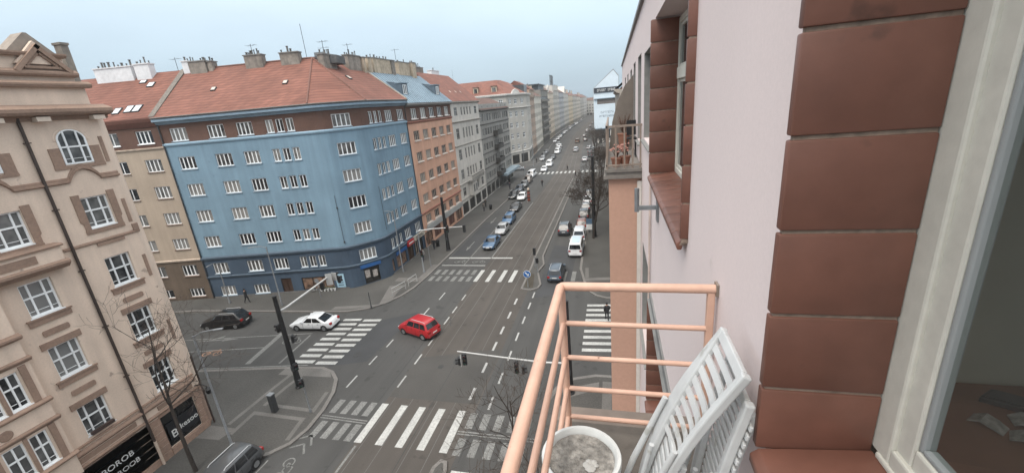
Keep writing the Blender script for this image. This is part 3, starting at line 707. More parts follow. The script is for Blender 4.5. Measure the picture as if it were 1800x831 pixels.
wall(b, fl, 0, fl.L, 0, 21.4, holes(opl)+[shop_l, door_l], bands)
for k, a in enumerate(arcs): wall(b, a, 0, a.L, 0, 21.4, (holes(opm)+[shop_m]) if k == 3 else [], bands)
wall(b, fr_, 0, fr_.L, 0, 21.4, holes(opr)+shop_r, bands)
bk = [fl(0, 0, 0), fl(0, -13, 0), V((-41.3, 55.9, 0)), fr_(fr_.L, 0, 0)]
for p, q in zip(bk, bk[1:]): b.face([p, q, q+V((0, 0, 21.4)), p+V((0, 0, 21.4))], 0)
b.build('wall', [BLUE, DKBLUE, BRICK], BH)
SILLB = mat('blue_sill', (.30, .37, .43), .7, .1)
for Fq, oo in ((fl, opl), (arcs[3], opm), (fr_, opr)):
    for u0, u1, z0, z1, st in oo: window(Fq, u0, u1, z0, z1, st, WFR, GLSB, BH, dep=.17, fw=.085, sill=SILLB, out=.09, th=.08)
def chain(b, facs, prof, m=0, over=0.):
    """run a moulding profile (d,z) along a chain of facades with mitred bends"""
    pts = []; n = len(facs)
    for k in range(n+1):
        if k == 0: h = facs[0].n; s = 1; p = facs[0](0, 0, 0)
        elif k == n: h = facs[-1].n; s = 1; p = facs[-1](facs[-1].L, 0, 0)
        else: h = (facs[k-1].n+facs[k].n).normalized(); s = 1/h.dot(facs[k].n); p = facs[k](0, 0, 0)
        pts.append([p+h*d*s+V((0, 0, z)) for d, z in prof])
    for A_, B_ in zip(pts, pts[1:]):
        for j in range(len(prof)): 
            q = (j+1) % len(prof); b.face([A_[j], A_[q], B_[q], B_[j]], m)
    b.face(pts[0][::-1], m); b.face(pts[-1], m)
allf = [fl]+arcs+[fr_]
b = MB(); chain(b, allf, [(-.02, 21.15), (.12, 21.15), (.3, 21.4), (.62, 21.5), (.62, 21.72), (.5, 21.8), (-.02, 21.84)]); b.build('cornice', BLTRIM, BH)
b = MB(); chain(b, allf, [(.3, 21.84), (.66, 21.8), (.76, 21.92), (.74, 21.96), (.3, 21.96)]); b.build('gutter', ZINC, BH)
b = MB(); chain(b, allf, [(-.02, 18.8), (.08, 18.8), (.16, 18.95), (.16, 19.06), (-.02, 19.16)]); b.build('string_course', LTBL, BH)
b = MB(); chain(b, allf, [(-.02, 5.12), (.14, 5.16), (.2, 5.34), (.2, 5.44), (-.02, 5.56)]); chain(b, allf, [(-.02, 2.72), (.1, 2.74), (.16, 2.9), (.16, 2.98), (-.02, 3.06)]); b.build('plinth_course', mat('slate_blue_course', (.06, .088, .12), .7, .15), BH)
# roof: slopes from the eave to a ridge 6.5 m in, fanning round the corner
ins = 6.5; ze, zr = 21.97, 27.3
K = None
A1 = fl(0, -ins, 0); d1 = F0.u; K = V((-28.3-ins, A1.y+(-28.3-ins-A1.x)/d1.x*d1.y, 0))
eave = []
for k, f in enumerate(allf):
    h = f.n if k == 0 else (allf[k-1].n+f.n).normalized(); eave.append(f(0, 0, 0)+h*.55+V((0, 0, ze)))
eave.append(fr_(fr_.L, .55, ze))
rl, rk, rr_ = A1+V((0, 0, zr)), K+V((0, 0, zr)), V((-28.3-ins, 55.9, zr))
b = MB()
b.face([eave[0], eave[1], rk, rl])
for p, q in zip(eave[1:-2], eave[2:-1]): b.face([p, q, rk])
b.face([eave[-2], eave[-1], rr_, rk])
b.face([rl, rk, K+V((-5, 5, -2.2)), fl(0, -13, 22)]); b.face([rk, rr_, V((-41.3, 55.9, 22)), K+V((-5, 5, -2.2))])
rf = b.build('roof', ROOF_RED, BH)
RIDGE = mat('ridge_tiles', (.17, .085, .066), .9, .3, 6)
b = MB()
up = V((0, 0, .05))
for p, q in ((rl, rk), (rk, rr_), (eave[1], rk), (eave[-2], rk)): b.tube([p+up*.4, q+up], .11, 6)
b.build('ridge', RIDGE, rf)
# fire-wall strip between this roof and the neighbour's
b = MB(); n_ = F0.u
p0, p1 = fl(0, .45, ze+.0), rl
for s0, s1, z in ((-.32, .32, .16),):
    q = [p0+n_*s0, p0+n_*s1, p1+n_*s1, p1+n_*s0]; i = b.add([v-V((0, 0, .3)) for v in q]+[v+V((0, 0, z)) for v in q])
    for t in ((4, 5, 6, 7), (0, 1, 5, 4), (1, 2, 6, 5), (2, 3, 7, 6), (3, 0, 4, 7)): b.f.append(tuple(i+k for k in t)); b.m.append(0)
b.build('firewall', mat('grey_mortar_strip', (.17, .15, .13), .95, .3, 5), rf)
b = MB(); p0, p1 = eave[-1]+V((0, .05, 0)), rr_+V((0, .05, 0))
q = [p0+V((0, -.12, 0)), p0+V((0, .12, 0)), p1+V((0, .12, 0)), p1+V((0, -.12, 0))]; i = b.add([v-V((0, 0, .4)) for v in q]+[v+V((0, 0, .14)) for v in q])
for t in ((4, 5, 6, 7), (0, 1, 5, 4), (1, 2, 6, 5), (2, 3, 7, 6), (3, 0, 4, 7)): b.f.append(tuple(i+k for k in t)); b.m.append(0)
b.build('firewall', mat('pale_verge', (.34, .29, .24), .95, .2, 5), rf)
SKYL = mat('skylight_glass', (.40, .43, .45), .15, .1, 4)
def on_roof(f, u, s):
    """point on the slope above facade f: s from 0 (eave) to 1 (ridge)"""
    return f(u, .55-(ins+.55)*s, ze+(zr-ze)*s)
def skylight(f, u, s, w, ds, parent, glass=SKYL, nm='skylight'):
    b = MB(); nrm = V((0, 0, 1))*.06+f.n*.05
    c = [on_roof(f, u, s), on_roof(f, u+w, s), on_roof(f, u+w, s+ds), on_roof(f, u, s+ds)]
    i = b.add(c+[p+nrm*1.6 for p in c])
    for t in ((4, 5, 6, 7), (0, 1, 5, 4), (1, 2, 6, 5), (2, 3, 7, 6), (3, 0, 4, 7)): b.f.append(tuple(i+k for k in t)); b.m.append(0)
    o = b.build(nm, DKGREY, parent)
    g = MB(); m = sum(c, V((0, 0, 0)))/4; g.face([m+(p-m)*.78+nrm*1.75 for p in c]); g.build('pane', glass, o)
skylight(fl, 5.2, .45, .55, .07, rf, mat('pale_hatch', (.5, .42, .36), .6)); skylight(fl, 13.6, .45, .55, .07, rf, MATS['pale_hatch']); skylight(fr_, 3.0, .5, .6, .08, rf, MATS['pale_hatch'])
# chimneys
POTM = mat('chimney_pot', (.11, .105, .10), .8, .5, 1.3)
def chimney(parent, f, u0, u1, d0, d1, z0, z1, m, pots=0, cap=True, pot_m=None, name='chimney'):
    b = MB(); b.box(f, u0, u1, d0, d1, z0, z1); o = b.build(name, m, parent)
    if cap:
        b = MB(); b.box(f, u0-.08, u1+.08, d0-.08, d1+.08, z1, z1+.12); b.build('cap', ZINC if m is not CHIMW else CHIMW, o)
    if pots:
        b = MB()
        for k in range(pots):
            if rnd.random() < .18: continue
            u = u0+rnd.uniform(-.06, .06)-u0+u0+(u1-u0)*(k+.5)/pots; h = .2+.5*rnd.random()**1.5; r = .06+.07*rnd.random()
            b.lathe([(r, z1+.1), (r*.85, z1+.1+h), (r*1.3, z1+.1+h), (r*1.2, z1+.18+h)], f(u, (d0+d1)/2+.1*rnd.uniform(-1, 1), 0), 7)
        b.build('chimney_pots', POTM, o)
    return o
chimney(BH, fl, 1.3, 3.3, -6.6, -5.7, 24.6, 28.0, CHIM, 7); chimney(BH, fl, .35, 1.1, -6.9, -5.9, 25.2, 28.15, CHIMW, 2); chimney(BH, fl, 3.4, 3.95, -6.9, -5.9, 25.2, 27.9, CHIM, 2)
chimney(BH, fl, 8.1, 10.2, -6.6, -5.7, 24.8, 28.1, CHIM, 8); chimney(BH, fl, 12.4, 14.6, -6.6, -5.7, 24.8, 28.0, CHIM, 6)
chimney(BH, fr_, 1.3, 3.7, -5.6, -4.8, 24.4, 27.55, CHIM, 6); chimney(BH, fr_, 6.5, 9.4, -5.7, -4.9, 24.6, 27.9, CHIM, 6); chimney(BH, fr_, 9.6, 10.1, -5.8, -4.6, 24.6, 27.8, CHIMC, 0)
chimney(BH, fr_, 3.6, 4.2, -7.6, -6.8, 26, 28.2, GREYM, 0, cap=False); chimney(BH, fr_, 4.9, 5.2, -7.4, -7.1, 26, 28.4, GREYM, 0, cap=False)
b = MB(); b.box(fl, 15.5, 18.6, -9.5, -7.0, 26.6, 27.5); b.build('lift_house', mat('dark_roof_felt', (.09, .09, .09), .9), BH)
# shop windows, door, poster
def glazed(F, o, parent, frame, glass, mull=1, nm='shop_window', d=.14):
    u0, u1, z0, z1 = o[:4]
    b = MB(); b.box(F, u0+.004, u1-.004, -d-.03, -d, z0+.004, z1-.004); g = b.build(nm, glass, parent)
    b = MB()
    b.box(F, u0+.004, u1-.004, -d+.003, -d+.06, z0+.004, z0+.08); b.box(F, u0+.004, u1-.004, -d+.003, -d+.06, z1-.08, z1-.004)
    for k in range(mull+2):
        u = u0+(u1-u0-.07)*k/(mull+1); b.box(F, u+.005, u+.065, -d+.003, -d+.055, z0+.082, z1-.082)
    b.build('frame', frame, g); return g
WOOD = mat('dark_wood_door', (.05, .026, .016), .6, .3, 6)
SHOW = mat('display_behind_glass', (.16, .10, .07), .5, .9, 2.2, .6, .9)
DARKSH = mat('dark_shop_interior', (.022, .02, .018), .3, .6, 2.5)
glazed(fl, shop_l, BH, BLACK, SHOW, 2); glazed(fl, door_l, BH, WOOD, WOOD, 1, 'door'); glazed(arcs[3], shop_m, BH, BLACK, DARKSH, 1, 'shop_door')
b = MB(); b.box(arcs[3], .55, 1.15, -.139, -.125, .9, 1.9); b.box(arcs[3], 1.5, 2.1, -.139, -.127, .8, 1.7); b.build('posters_in_door', mat('pale_posters', (.38, .34, .31), .5, .5, 5), BH)
for k, o in enumerate(shop_r): glazed(fr_, o, BH, (DKGREY, DKGREY, WOOD, JOINT, BLACK)[k], (SHOW, SHOW, WOOD, DARKSH, DARKSH)[k], (0, 1, 1, 1, 1)[k], ('shop_window', 'shop_window', 'door', 'shop_window', 'shop_window')[k])
b = MB(); b.box(fl, 0, fl.L, 0, .06, .1, .3); b.box(fr_, 0, fr_.L, 0, .05, .1, .24); b.build('base_strip', mat('grey_plinth', (.13, .125, .12), .9), BH)
po = sign_board(fl, 15.95, 17.0, .35, 2.1, .06, mat('pale_blue_poster', (.30, .46, .56), .5, .05), 'pale blue poster with a dark round emblem on the blue house', [])
b = MB(); b.lathe([(.0, 0), (.24, 0), (.24, .008)], (0, 0, 0), 20); 
for v_ in range(len(b.v)):
    x, y, z = b.v[v_]; b.v[v_] = tuple(fl(16.5+x, .064+z, 1.6+y))
b.build('emblem', mat('navy_print', (.02, .035, .06), .5), po)
b = MB(); b.box(fl, 16.15, 16.8, .061, .068, .92, 1.02); b.box(fl, 16.15, 16.8, .061, .068, .62, .72); b.build('printed_lines', MATS['navy_print'], po)
SIGNBLUE = mat('bright_blue_sign', (.018, .09, .26), .45, .05)
sign_board(arcs[3], .05, 2.65, 2.3, 2.75, .14, SIGNBLUE, 'bright blue shop sign above the corner door of the blue house', [], t=.1)
sign_board(fr_, 47.0-Pe.y, 49.9-Pe.y, 2.15, 2.6, .14, SIGNBLUE, 'bright blue shop sign over a display window on the main street', [], t=.1)
REDS = mat('red_sign', (.35, .018, .02), .45, .05)
rs = sign_board(fr_, 50.2-Pe.y, 52.0-Pe.y, 2.3, 3.02, .3, REDS, 'small red shop sign with a pale stripe over a dark doorway', [], t=.25)
b = MB(); b.box(fr_, 50.4-Pe.y, 51.8-Pe.y, .3, .312, 2.58, 2.76); b.build('stripe', INK, rs)
ws = sign_board(fr_, 52.2-Pe.y, 55.7-Pe.y, 2.45, 3.1, .3, mat('cream_sign', (.46, .42, .35), .5), 'long cream shop sign with dark lettering beside the red sign', [], t=.25)
b = MB(); b.box(fr_, 52.6-Pe.y, 55.2-Pe.y, .3, .312, 2.6, 2.7); b.box(fr_, 52.6-Pe.y, 54.8-Pe.y, .3, .312, 2.82, 2.94); b.build('lettering', BLACK, ws)
# rain pipes and small fittings
b = MB(); b.tube([fl(.1, .1, z) for z in (21.3, .1)], .07, 8); b.tube([fr_(fr_.L-.1, .1, z) for z in (21.3, .1)], .06, 8); b.build('downpipe', DKGREY, BH)
b = MB(); b.tube([arcs[1](0, .05, z) for z in (11.8, 6.2)], .02, 6); b.box(arcs[1], -.06, .08, 0, .12, 10.2, 10.4); b.box(arcs[1], -.06, .1, 0, .12, 6.0, 6.2); b.tube([fr_(.2, .05, z) for z in (11.8, 6.2)], .02, 6); b.build('cable_run', DKGREY, BH)
# television aerials and a mast
def aerial(p, h, label, arms=4, parent=None):
    a = thing('tv_aerial', label, 'aerial', p); p = V(p)
    b = MB(); b.tube([p, p+V((0, 0, h))], .03, 5); b.build('mast', DKGREY, a)
    if arms:
        b = MB(); b.tube([p+V((-.6, 0, h-.15)), p+V((.7, .1, h-.15))], .015, 4)
        for k in range(arms): x = -.5+1.1*k/max(1, arms-1); b.tube([p+V((x, -.35, h-.15)), p+V((x, .35, h-.15))], .012, 4)
        b.build('elements', DKGREY, a)
    return a
aerial(fl(14.9, -7.2, 27.0), 4.2, 'tall bare mast rising behind the chimneys of the blue house', 0)
aerial(fl(17.2, -7, 27.3), 1.9, 'short television aerial beside the dark lift housing on the blue roof', 4)
aerial(fl(-.8, -6.6, 27.2), 1.6, 'thin aerial left of the white chimney on the red roof', 2)
aerial(fl(9.0, -6.2, 28.1), 1.3, 'small aerial on the middle chimney of the blue roof', 3)
aerial(fr_(7.5, -5.3, 27.9), 1.5, 'small aerial on the chimney at the right end of the blue roof', 3)
aerial(fr_(2.2, -5.2, 27.6), .9, 'stubby aerial on the chimney right of the mast of the blue house', 2)
# ------------------------------------------------------------------ cream house left of the blue one (side street)
SAND = mat('sand_render', (.37, .30, .235), .9, .06, 12, .1, .4, bump=.1, streak=.12)
BROWNB = mat('brown_base_render', (.115, .085, .062), .9, .1, 9, .15, .5, streak=.15)
NB = thing('sand_apartment_house', 'sand coloured house with brown base and red skylit roof, left of the blue house', 'building', (-56, 36, 0))
fn = Fac((-48.93-F0.u.x*19, 37.5-F0.u.y*19), (-48.93, 37.5)); LN = fn.L
cols = [(LN-2.8, LN-.9), (LN-6.3, LN-4.9), (LN-9.4, LN-7.5), (LN-13, LN-11.1), (LN-17, LN-15.1)]
on = []
for z0, z1 in ROWS+[(19.3, 20.7), (3.3, 4.7), (.5, 1.6)]: on += [(a, c, z0, z1) for a, c in cols]
b = MB(); wall(b, fn, 0, LN, 0, 21.3, on, ((5.35, 1), (18.75, 0), (1e9, 2)))
b.face([fn(0, 0, 0), fn(0, -13, 0), fn(0, -13, 21.3), fn(0, 0, 21.3)], 0); b.face([fn(0, -13, 0), fn(LN, -13, 0), fn(LN, -13, 21.3), fn(0, -13, 21.3)], 0)
b.build('wall', [SAND, BROWNB, BRICK], NB)
for a, c, z0, z1 in on: window(fn, a, c, z0, z1, 'c4' if c-a > 1.6 else 'c2', WFR, GLSB, NB, dep=.17, fw=.085, sill=mat('brown_sill', (.20, .14, .11), .8) if z0 < 18 else WFR, out=.1, th=.08)
b = MB(); run(b, fn, 0, LN-.02, [(-.02, 21.05), (.1, 21.05), (.45, 21.6), (.55, 21.95), (.5, 22.02), (-.02, 22.02)]); b.build('eave', mat('red_brown_eave', (.15, .062, .045), .8, .15, 5), NB)
b = MB(); run(b, fn, 0, LN-.02, [(-.02, 18.62), (.12, 18.66), (.16, 18.8), (-.02, 18.86)]); run(b, fn, 0, LN-.02, [(-.02, 5.2), (.12, 5.24), (.16, 5.42), (-.02, 5.5)]); b.build('string_course', mat('pale_sand_course', (.44, .36, .29), .85), NB)
ze2 = 22.05
b = MB(); p = [fn(0, .5, ze2), fn(LN-.02, .5, ze2), fn(LN-.02, -6.5, 27.35), fn(0, -6.5, 27.35)]; b.face(p); b.face([p[3], p[2], fn(LN-.02, -13, 22), fn(0, -13, 22)])
rfn = b.build('roof', ROOF_RED2, NB)
def sky_n(u, s, w, ds, g):
    b = MB(); f = lambda uu, ss: fn(uu, .5-7*ss, ze2+5.3*ss); c = [f(u, s), f(u+w, s), f(u+w, s+ds), f(u, s+ds)]; n3 = V((0, 0, .08))+fn.n*.06
    i = b.add(c+[q+n3 for q in c])
    for t in ((4, 5, 6, 7), (0, 1, 5, 4), (1, 2, 6, 5), (2, 3, 7, 6), (3, 0, 4, 7)): b.f.append(tuple(i+k for k in t)); b.m.append(0)
    o = b.build('skylight', DKGREY, rfn); m = sum(c, V((0, 0, 0)))/4; q = MB(); q.face([m+(x-m)*.8+n3*1.1 for x in c]); q.build('pane', g, o)
SKB = mat('bright_skylight_glass', (.62, .64, .66), .12, .08, 4)
sky_n(LN-5.0, .12, .8, .12, SKB); sky_n(LN-3.7, .13, .85, .14, SKB); sky_n(LN-2.75, .13, .85, .14, SKB); sky_n(LN-3.3, .66, .8, .1, SKB); sky_n(LN-4.6, .76, .8, .07, SKB)
chimney(NB, fn, LN-10.2, LN-5.6, -6.4, -5.5, 25.6, 28.15, CHIMW, 9); chimney(NB, fn, LN-5.2, LN-3.4, -6.4, -5.5, 25.7, 28.25, CHIMW, 4)

# ------------------------------------------------------------------ orange house on the main street
ORANGE = mat('orange_render', (.58, .335, .235), .9, .06, 12, .1, .4, bump=.08, streak=.12)
BLROOF = mat('blue_grey_metal_roof', (.22, .30, .36), .5, .14, 3, .18, .5, metal=.2, streak=.2)
BLSIDE = mat('dark_blue_metal_cladding', (.085, .115, .145), .6, .12, 4)
OH = thing('orange_apartment_house', 'orange apartment house with brown top floor and blue metal roof, right of the blue house', 'building', (-28.3, 65, 0))
fo = Fac((-28.3, 55.9), (-28.3, 73.6))
oc = [(58.6-55.9-1+3.23*k, 58.6-55.9+.95+3.23*k) for k in range(5)]
oo = []
for z0, z1 in ROWS+[(19.25, 20.7), (3.5, 4.85)]: oo += [(a, c, z0, z1) for a, c in oc]
so_ = [(.4, 3.1, .12, 2.35), (3.9, 6.6, .5, 2.35), (7.4, 9.4, .12, 2.35), (10.3, 13.0, .5, 2.35), (14, 17, .3, 2.35)]
b = MB(); wall(b, fo, 0, fo.L, 0, 21.2, oo+so_, ((18.75, 0), (1e9, 1)), dep=.18)
b.face([fo(0, -10, 0), fo(fo.L, -10, 0), fo(fo.L, -10, 22), fo(0, -10, 22)], 0)
for u in (0, fo.L): b.face([fo(u, 0, 20), fo(u, -5, 20), fo(u, -5, 26.2), fo(u, 0, 21.2)], 0); b.face([fo(u, -5, 20), fo(u, -10, 20), fo(u, -10, 22), fo(u, -5, 26.2)], 0)
b.build('wall', [ORANGE, BRICK], OH)
WFB = mat('brown_window_frame', (.42, .34, .28), .6, .1, 6)
GLO = glass_mat('pale_curtained_glass', (.03, .032, .034), (.30, .28, .25), .12)
PSILL = mat('pale_sill', (.66, .58, .52), .7)
for a, c, z0, z1 in oo: window(fo, a, c, z0, z1, 'c3', WFR if z0 > 19 else WFB, GLO, OH, dep=.18, fw=.08, sill=PSILL, out=.16, th=.14)
for k, o in enumerate(so_): glazed(fo, o, OH, WOOD, (SHOW, mat('red_brown_shutter', (.13, .06, .045), .7, .3, 3))[k % 2], 1)
b = MB(); run(b, fo, 0, fo.L, [(-.02, 5.15), (.14, 5.2), (.2, 5.4), (-.02, 5.5)]); run(b, fo, 0, fo.L, [(-.02, 18.6), (.1, 18.62), (.2, 18.8), (.2, 18.88), (-.02, 18.95)]); b.build('string_course', mat('red_brown_course', (.27, .12, .085), .85), OH)
b = MB(); run(b, fo, 0, fo.L, [(-.02, 20.95), (.2, 21.0), (.55, 21.2), (.55, 21.4), (-.02, 21.45)]); b.build('cornice', ZINC, OH)
b = MB(); b.face([fo(0, .5, 21.46), fo(fo.L, .5, 21.46), fo(fo.L, -5, 26.2), fo(0, -5, 26.2)]); b.face([fo(0, -5, 26.2), fo(fo.L, -5, 26.2), fo(fo.L, -10, 22), fo(0, -10, 22)])
orf = b.build('roof', BLROOF, OH)
b = MB()
for k in range(22): u = .4+k*.8; b.face([fo(u, .5, 21.47), fo(u, .5, 21.53), fo(u, -5, 26.27), fo(u, -5, 26.21)])
b.build('standing_seams', BLSIDE, orf)
for u in (1.9, 14.0):
    b = MB(); b.prism(lambda x, y, z: fo(u+y, -x, z), [(.95, 22.35), (.95, 24.25), (3.3, 24.7)], 0, 2.0); dm = b.build('dormer', BLSIDE, OH)
    b = MB(); b.box(fo, u-.1, u+2.1, -1.9, -.78, 24.25, 24.36); b.build('dormer_roof', BLROOF, dm)
    window(fo, u+.45, u+1.55, 22.75, 24.05, 'c2', WFR, GLSB, OH, dep=.07, fw=.1, d=-.89)
chimney(OH, fo, .6, 1.6, -5.6, -4.7, 25.2, 27.9, CHIMC, 1); chimney(OH, fo, 2.2, 7.2, -5.7, -4.8, 25.2, 28.0, CHIMC, 6); chimney(OH, fo, 7.4, 8.4, -5.6, -4.7, 25, 28.0, CHIM, 1)
chimney(OH, fo, 9.8, 13.6, -5.7, -4.8, 25.0, 28.0, CHIMC, 2); chimney(OH, fo, 13.9, 15.2, -5.5, -4.4, 25, 28.1, CHIMC, 1)
sign_board(fo, 1.2, 17.2, 2.45, 3.3, .3, mat('pale_grey_fascia', (.34, .34, .33), .6, .1), 'long pale grey shop fascia along the orange house', [], name='shop_fascia', t=.25)
aerial(fo(9.6, -5, 27.9), 2.0, 'forked television aerial on the cream chimneys of the orange house', 3)

# ------------------------------------------------------------------ generic street house
def street_house(name, label, f, zt, rows, cols, m, wall_m2=None, base=3.2, roof=None, rh=5.0, depth=11, win='c2', frame=WFR, sill=None, glass=GLSB, trim=None, cornices=(), shopm=DARKSH, parapet=0., fw=.08, zsplit=None, shops=True, group=None, far=False, z_ridge_back=None, roofd=None):
    h = thing(name, label, 'building', f(f.L/2, 0, 0), group)
    ops_ = [(a, c, z0, z1) for z0, z1 in rows for a, c in cols]
    sh = []
    if shops:
        n = max(2, int(f.L/3.6)); w = f.L/n; sh = [(k*w+.35, (k+1)*w-.35, .3, 2.55) for k in range(n)]
    b = MB(); wall(b, f, 0, f.L, 0, zt, ops_+sh, ((zsplit or 1e8, 0), (1e9, 1)), dep=.16)
    for u in (0, f.L): b.face([f(u, 0, 0), f(u, -depth, 0), f(u, -depth, zt), f(u, 0, zt)], 0)
    b.face([f(0, -depth, 0), f(f.L, -depth, 0), f(f.L, -depth, zt), f(0, -depth, zt)], 0)
    if not roof: b.face([f(0, 0, zt), f(f.L, 0, zt), f(f.L, -depth, zt), f(0, -depth, zt)], 0)
    b.build('wall', [m, wall_m2 or m], h)
    for a, c, z0, z1 in ops_:
        if far: far_window(f, a, c, z0, z1, win, frame, glass, h, fw=fw)
        else: window(f, a, c, z0, z1, win, frame, glass, h, fw=fw, sill=sill, out=.08, th=.08)
    for o in sh:
        b = MB(); b.box(f, o[0]+.004, o[1]-.004, -.19, -.14, o[2]+.004, o[3]-.004); b.build('shop_window', shopm, h)
    t = MB()
    for z, out in (*cornices, (base, .12)): run(t, f, 0, f.L, [(-.02, z-.16), (out*.4, z-.14), (out, z), (out, z+.1), (-.02, z+.14)])
    run(t, f, 0, f.L, [(-.02, zt-.35), (.2, zt-.3), (.45, zt-.1), (.45, zt+.03), (-.02, zt+.05)])
    t.build('cornice', trim or m, h)
    if roof:
        rd = roofd or depth/2
        b = MB(); b.face([f(0, .4, zt+.06), f(f.L, .4, zt+.06), f(f.L, -rd, zt+rh), f(0, -rd, zt+rh)]); b.face([f(0, -rd, zt+rh), f(f.L, -rd, zt+rh), f(f.L, -depth, zt), f(0, -depth, zt)])
        for u in (0, f.L): b.face([f(u, .0, zt), f(u, -rd, zt+rh-.02), f(u, -depth, zt-.02)])
        b.build('roof', roof, h)
    if parapet:
        b = MB(); b.box(f, 0, f.L, -.25, -.03, zt, zt+parapet); b.build('parapet', m, h)
    return h
# white house with balcony
WHITE_R = mat('off_white_render', (.56, .525, .48), .9, .07, 10, .12, .4, streak=.16)
GREY_R = mat('grey_stone_render', (.27, .26, .24), .9, .1, 8, .14, .5, streak=.2)
fw_ = Fac((-28.3, 73.6), (-28.3, 90.3))
rowsW = [(3.7, 5.4), (7.0, 8.9), (10.7, 12.7), (14.6, 16.6)]
colW = [(1.6, 3.3)] + [(5.2+1.75*k, 6.1+1.75*k) for k in range(4)] + [(13.6, 15.2)]
WFG = mat('grey_window_frame', (.33, .32, .30), .6, .1, 6)
HW = street_house('white_apartment_house', 'off-white apartment house with dark iron balcony and red roof, between the orange and grey houses', fw_, 21.4, rowsW+[(18.9, 20.4)], colW, WHITE_R, roof=ROOF_RED, rh=5.6, win='c2t', frame=WFG, trim=mat('grey_white_trim', (.36, .34, .31), .85), cornices=((17.8, .35), (13.4, .16), (6.2, .2)), glass=GLS, depth=12)
b = MB(); b.box(fw_, 4.6, 12.6, 0, 1.1, 6.1, 6.3); blc = b.build('balcony', GREY_R, HW)
b = MB()
for k in range(33): u = 4.65+k*.247; b.box(fw_, u, u+.03, 1.03, 1.06, 6.3, 7.2)
b.box(fw_, 4.6, 12.6, 1.0, 1.08, 7.2, 7.26); b.box(fw_, 4.6, 4.64, 0, 1.06, 7.2, 7.26); b.box(fw_, 12.56, 12.6, 0, 1.06, 7.2, 7.26)
b.build('railing', BLACK, blc)
b = MB(); b.box(fw_, 5.2, 8.2, 0, .8, 3.2, 6.08); b.build('oriel', WHITE_R, HW)
for u in (5.5, 6.9): far_window(fw_, u, u+.9, 3.8, 5.4, 'c2', WFG, GLS, HW, d=.945)
for u in (2.5, 4.3, 6.0): b = MB(); b.lathe([(.14, 23.2+.0), (.14, 23.24)], (0, 0, 0), 4)
for k, u in enumerate((4.5, 7.5, 10.3)):
    b = MB(); f2 = lambda uu, s: fw_(uu, .4-5.9*s, 21.46+5.5*s); c = [f2(u, .3), f2(u+.5, .3), f2(u+.5, .36), f2(u, .36)]; b.face([q+V((.05, 0, .07)) for q in c]); b.build('roof_hatch', MATS['pale_hatch'], HW)
chimney(HW, fw_, .3, 1.2, -7.2, -6, 25.5, 28.4, CHIM, 1); chimney(HW, fw_, 4.5, 7.5, -8.5, -7.5, 25, 28.2, CHIM, 4); chimney(HW, fw_, 11.5, 15.5, -8.5, -7.5, 25, 28.0, CHIMW, 3)
# grey modernist house with balconies
fg = Fac((-28.3, 90.3), (-28.3, 117.0))
colG = [(1.2+2.1*k, 2.8+2.1*k) for k in range(4)] + [(10.2+1.75*k, 11.5+1.75*k) for k in range(5)] + [(20.2+2.1*k, 21.8+2.1*k) for k in range(3)]
HG = street_house('grey_apartment_house', 'grey modernist apartment house with a stack of dark balconies, before the far side street', fg, 19.4, [(3.9, 5.5), (7.2, 8.8), (10.5, 12.1), (13.8, 15.4), (16.9, 18.6)], colG, GREY_R, roof=ROOF_DK, rh=2.9, roofd=5, win='c2', frame=WFG, trim=mat('dark_grey_trim', (.12, .115, .11), .85), cornices=((6.6, .12), (9.9, .12), (13.2, .12), (16.3, .2)), glass=GLS, fw=.07)
for z in (3.4, 6.7, 10.0, 13.3):
    b = MB(); b.box(fg, 10.0, 14.6, 0, 1.2, z, z+.16); b.box(fg, 10.0, 14.6, 1.1, 1.2, z+.16, z+1.1); b.box(fg, 10, 10.08, 0, 1.1, z+.16, z+1.1); b.box(fg, 14.52, 14.6, 0, 1.1, z+.16, z+1.1); b.build('balcony', mat('dark_balcony', (.06, .055, .05), .8, .2, 5), HG)
b = MB(); b.box(fg, .2, 26.4, -.6, -.1, 19.45, 20.7); b.build('attic', mat('pale_grey_attic', (.32, .31, .29), .9), HG)
b = MB()
for k in range(6): b.lathe([(.22, -.09), (.22, -.085)], fg(3+4.2*k, 0, 20.1), 12, axis='x')
b.build('round_windows', BLACK, HG)
b = MB(); b.box(fg, 12, 26.6, 0.0, 2.2, 2.9, 3.5); aw = b.build('shop_canopy', mat('blue_grey_canopy', (.24, .30, .34), .6), HG)
# corner house beyond the far side street (chamfered corner), red roof
cc = [(-62, 133.6), (-34, 139.5), (-29.2, 149), (-28.6+bend(165), 165)]
CORNER_R = mat('grey_cream_render', (.44, .41, .37), .9, .08, 9, .1, .4, streak=.15)
HC = thing('corner_apartment_house', 'grey-cream chamfered corner apartment house with red roof beyond the far side street', 'building', (-32, 145, 0))
cf = [Fac(a, c) for a, c in zip(cc, cc[1:])]
b = MB(); wins = []
for k, f in enumerate(cf):
    cl = {0: [(f.L-2.5-3*j, f.L-1.1-3*j) for j in range(7)], 1: [(1.2, 2.6), (4.2, 5.6), (7.6, 9.0)], 2: [(1.5+2.9*j, 2.7+2.9*j) for j in range(5)]}[k]
    oq = [(a, c, z0, z1) for z0, z1 in ((5.2, 6.9), (8.8, 10.6), (12.4, 14.2), (16.0, 17.8), (20.2, 21.8)) for a, c in cl]
    sh = [(1.0, f.L/2-.5, .3, 3.4), (f.L/2+.5, f.L-1, .3, 3.4)]
    wall(b, f, 0, f.L, 0, 23.0, oq+sh); wins += [(f, o) for o in oq]
    for o in sh: q = MB(); q.box(f, o[0]+.004, o[1]-.004, -.19, -.14, o[2]+.004, o[3]-.004); q.build('shop_window', DARKSH, HC)
b.face([(cc[3][0], 165, 0), (cc[3][0]-12, 165, 0), (cc[3][0]-12, 165, 23), (cc[3][0], 165, 23)]); b.build('wall', CORNER_R, HC)
for f, o in wins: far_window(f, *o, 'grid2', WFR, GLS, HC, fw=.12)
b = MB()
